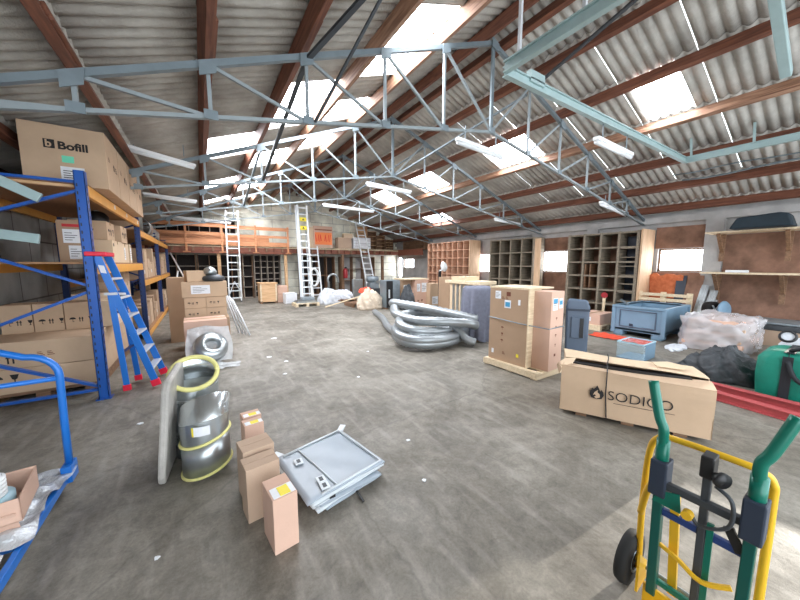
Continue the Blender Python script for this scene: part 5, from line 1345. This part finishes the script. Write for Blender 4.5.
for k in range(6):
    a = 2*PI*k/6; MB().bar((-.16,.02,.56),(-.16+.08*math.cos(a),.02-.09*math.cos(a),.56+.12*math.sin(a)), .03, .02).build('vane', 'alu', t)
MB().box((-.2,-.1,0),(.15,.2,.4)).build('stand', 'steel_dark', t)

# ------------------------------------------------------------------ hand truck
t = thing('hand_truck', 'green and yellow hand truck with bent handles at the lower right', 'hand truck', (1.68,.31,0))
def HT(x, y, z): return (x-1.68, y-.31, z)
for y, yb, s in ((.445,.44,1),(.17,.175,-1)):
    pts = [(1.66,yb,.13),(1.66,y,.55),(1.63,y,.82),(1.62,y+.0*s,.9),(1.625,y+.02*s,.95),(1.65,y+.06*s,1.09)]
    MB().tube([HT(*p_) for p_ in hose_pts([pts[2],pts[3],pts[4],pts[5]], 6)], .019, 12).build('handle', 'truck_green', t, smooth=True)
    MB().bar(HT(1.655,yb,.1), HT(1.635,y,.76), .04, .034, (0,1,0)).build('upright', 'truck_dark', t, bevel=.004)
    MB().tube([HT(1.64,y,.70), HT(1.632,y,.85)], .024, 12).build('handle_socket', 'rack_navy' if 0 else 'truck_green', t, smooth=True)
    c = MB().box(HT(1.60,y-.03,.60), HT(1.68,y+.03,.76)); c.build('joint_bracket', 'darkblue', t, bevel=.006)
# yellow hoop frame behind
pts = hose_pts([(1.74,.52,.1),(1.76,.535,.4),(1.77,.53,.70),(1.75,.49,.80),(1.73,.43,.825),(1.74,.25,.825),(1.75,.18,.815),(1.76,.15,.78),(1.76,.145,.68),(1.72,.14,.1)], 6)
MB().tube([HT(*p_) for p_ in pts], .014, 10).build('yellow_hoop', 'truck_yellow', t, smooth=True)
MB().tube([HT(*p_) for p_ in hose_pts([(1.66,.45,.66),(1.7,.5,.56),(1.73,.53,.4)], 6)], .014, 8).build('yellow_link', 'truck_yellow', t, smooth=True)
MB().bar(HT(1.70,.38,.12), HT(1.64,.39,.66), .018, .03, (0,1,0)).build('yellow_strut', 'truck_yellow', t)
mb = MB(); mb.tube([HT(*p_) for p_ in hose_pts([(1.655,.445,.36),(1.63,.36,.355),(1.61,.28,.335),(1.63,.2,.37)], 6)], .01, 6); mb.build('yellow_strap', 'truck_yellow', t)
MB().bar(HT(1.63,.445,.655), HT(1.63,.17,.655), .03, .03).build('crossbar', 'steel_dark', t, bevel=.004)
MB().bar(HT(1.65,.445,.52), HT(1.65,.17,.52), .025, .03).build('crossbar', 'rack_navy', t, bevel=.004)
MB().bar(HT(1.66,.44,.17), HT(1.66,.17,.17), .02, .025).build('crossbar', 'truck_green', t, bevel=.004)
MB().bar(HT(1.655,.30,.12), HT(1.635,.30,.80), .026, .026, (0,1,0)).build('centre_post', 'steel_dark', t, bevel=.004)
MB().bar(HT(1.65,.275,.12), HT(1.635,.275,.58), .012, .02, (0,1,0)).build('centre_strip', 'truck_green', t)
MB().box(HT(1.60,.28,.77), HT(1.67,.32,.86)).build('clamp', 'black', t, bevel=.006)
MB().lathe([(.001,0),(.014,0),(.014,.02),(.03,.022),(.03,.035),(.001,.037)], HT(1.6,.275,.80), 14, 0, (-.6,-.8,0)).build('clamp_knob', 'black', t, smooth=True)
MB().tube([HT(*p_) for p_ in hose_pts([(1.6,.27,.76),(1.585,.22,.73),(1.6,.225,.62),(1.6,.3,.57),(1.61,.33,.6)], 6)], .007, 8).build('bent_lever', 'steel_dark', t, smooth=True)
MB().bar(HT(1.64,.23,.60), HT(1.64,.19,.52), .012, .03).build('brake_lever', 'black', t)
MB().prism([(-.05,0),(.05,0),(.04,.08),(-.02,.06)], HT(1.615,.41,.57), (0,-1,0), (0,0,1), .004).build('green_plate', 'truck_green', t)
MB().lathe([(.001,0),(.018,0),(.018,.03),(.001,.03)], HT(1.6,.335,.6), 12, 0, (-1,0,0)).build('yellow_knob', 'truck_yellow', t)
mb = MB(); mb.box(HT(1.40,.14,.012), HT(1.66,.47,.022)); mb.box(HT(1.645,.14,.012), HT(1.66,.47,.13)); mb.build('toe_plate', 'truck_yellow', t, bevel=.003)
for y in (.56,.055):
    wl_ = MB().lathe([(.03,-.028),(.1,-.028),(.125,-.022),(.132,0),(.125,.022),(.1,.028),(.03,.028),(.03,-.028)], HT(1.74,y,.132), 32, 0, (0,1,0)).build('wheel', 'rubber', t, smooth=True)
    MB().lathe([(.001,-.02),(.06,-.03),(.062,0),(.06,.03),(.001,.02)], HT(1.74,y,.132), 24, 0, (0,1,0)).build('hub', 'machine', wl_, smooth=True)
MB().tube([HT(1.74,.56,.132), HT(1.74,.055,.132)], .01, 8).build('axle', 'steel', t)
for y in (.5,.115): MB().prism([(0,0),(.1,.02),(.09,.12),(0,.2)], HT(1.65,y,.05), (1,0,0), (0,0,1), .01).build('axle_bracket', 'truck_yellow', t)

# ------------------------------------------------------------------ camera, daylight
cam = bpy.data.cameras.new('camera'); cam.sensor_width = 36; cam.lens = 36*310/800; cam.clip_start = .05; cam.clip_end = 200
co = bpy.data.objects.new('camera', cam); COL.objects.link(co)
co.location = (0, 0, 1.6)
yaw = math.atan(200/math.hypot(310, 36)); pit = math.atan(36/310)
co.rotation_euler = (PI/2-pit, 0, -yaw)
SC.camera = co
w = bpy.data.worlds.new('overcast_sky'); SC.world = w; w.use_nodes = True
bg = w.node_tree.nodes['Background']; bg.inputs[0].default_value = (.86, .93, 1, 1); bg.inputs[1].default_value = 5.2
s = bpy.data.lights.new('sun', 'SUN'); s.energy = 6.5; s.angle = .01; s.color = (1, .93, .82)
so = bpy.data.objects.new('sun', s); COL.objects.link(so)
d = Vector((-1, .07, -.215)); so.rotation_euler = d.to_track_quat('-Z', 'Y').to_euler()
SC.view_settings.view_transform = 'Standard'; SC.view_settings.look = 'None'; SC.view_settings.gamma = 1
SC.view_settings.exposure = -0.06; SC.view_settings.use_curve_mapping = False
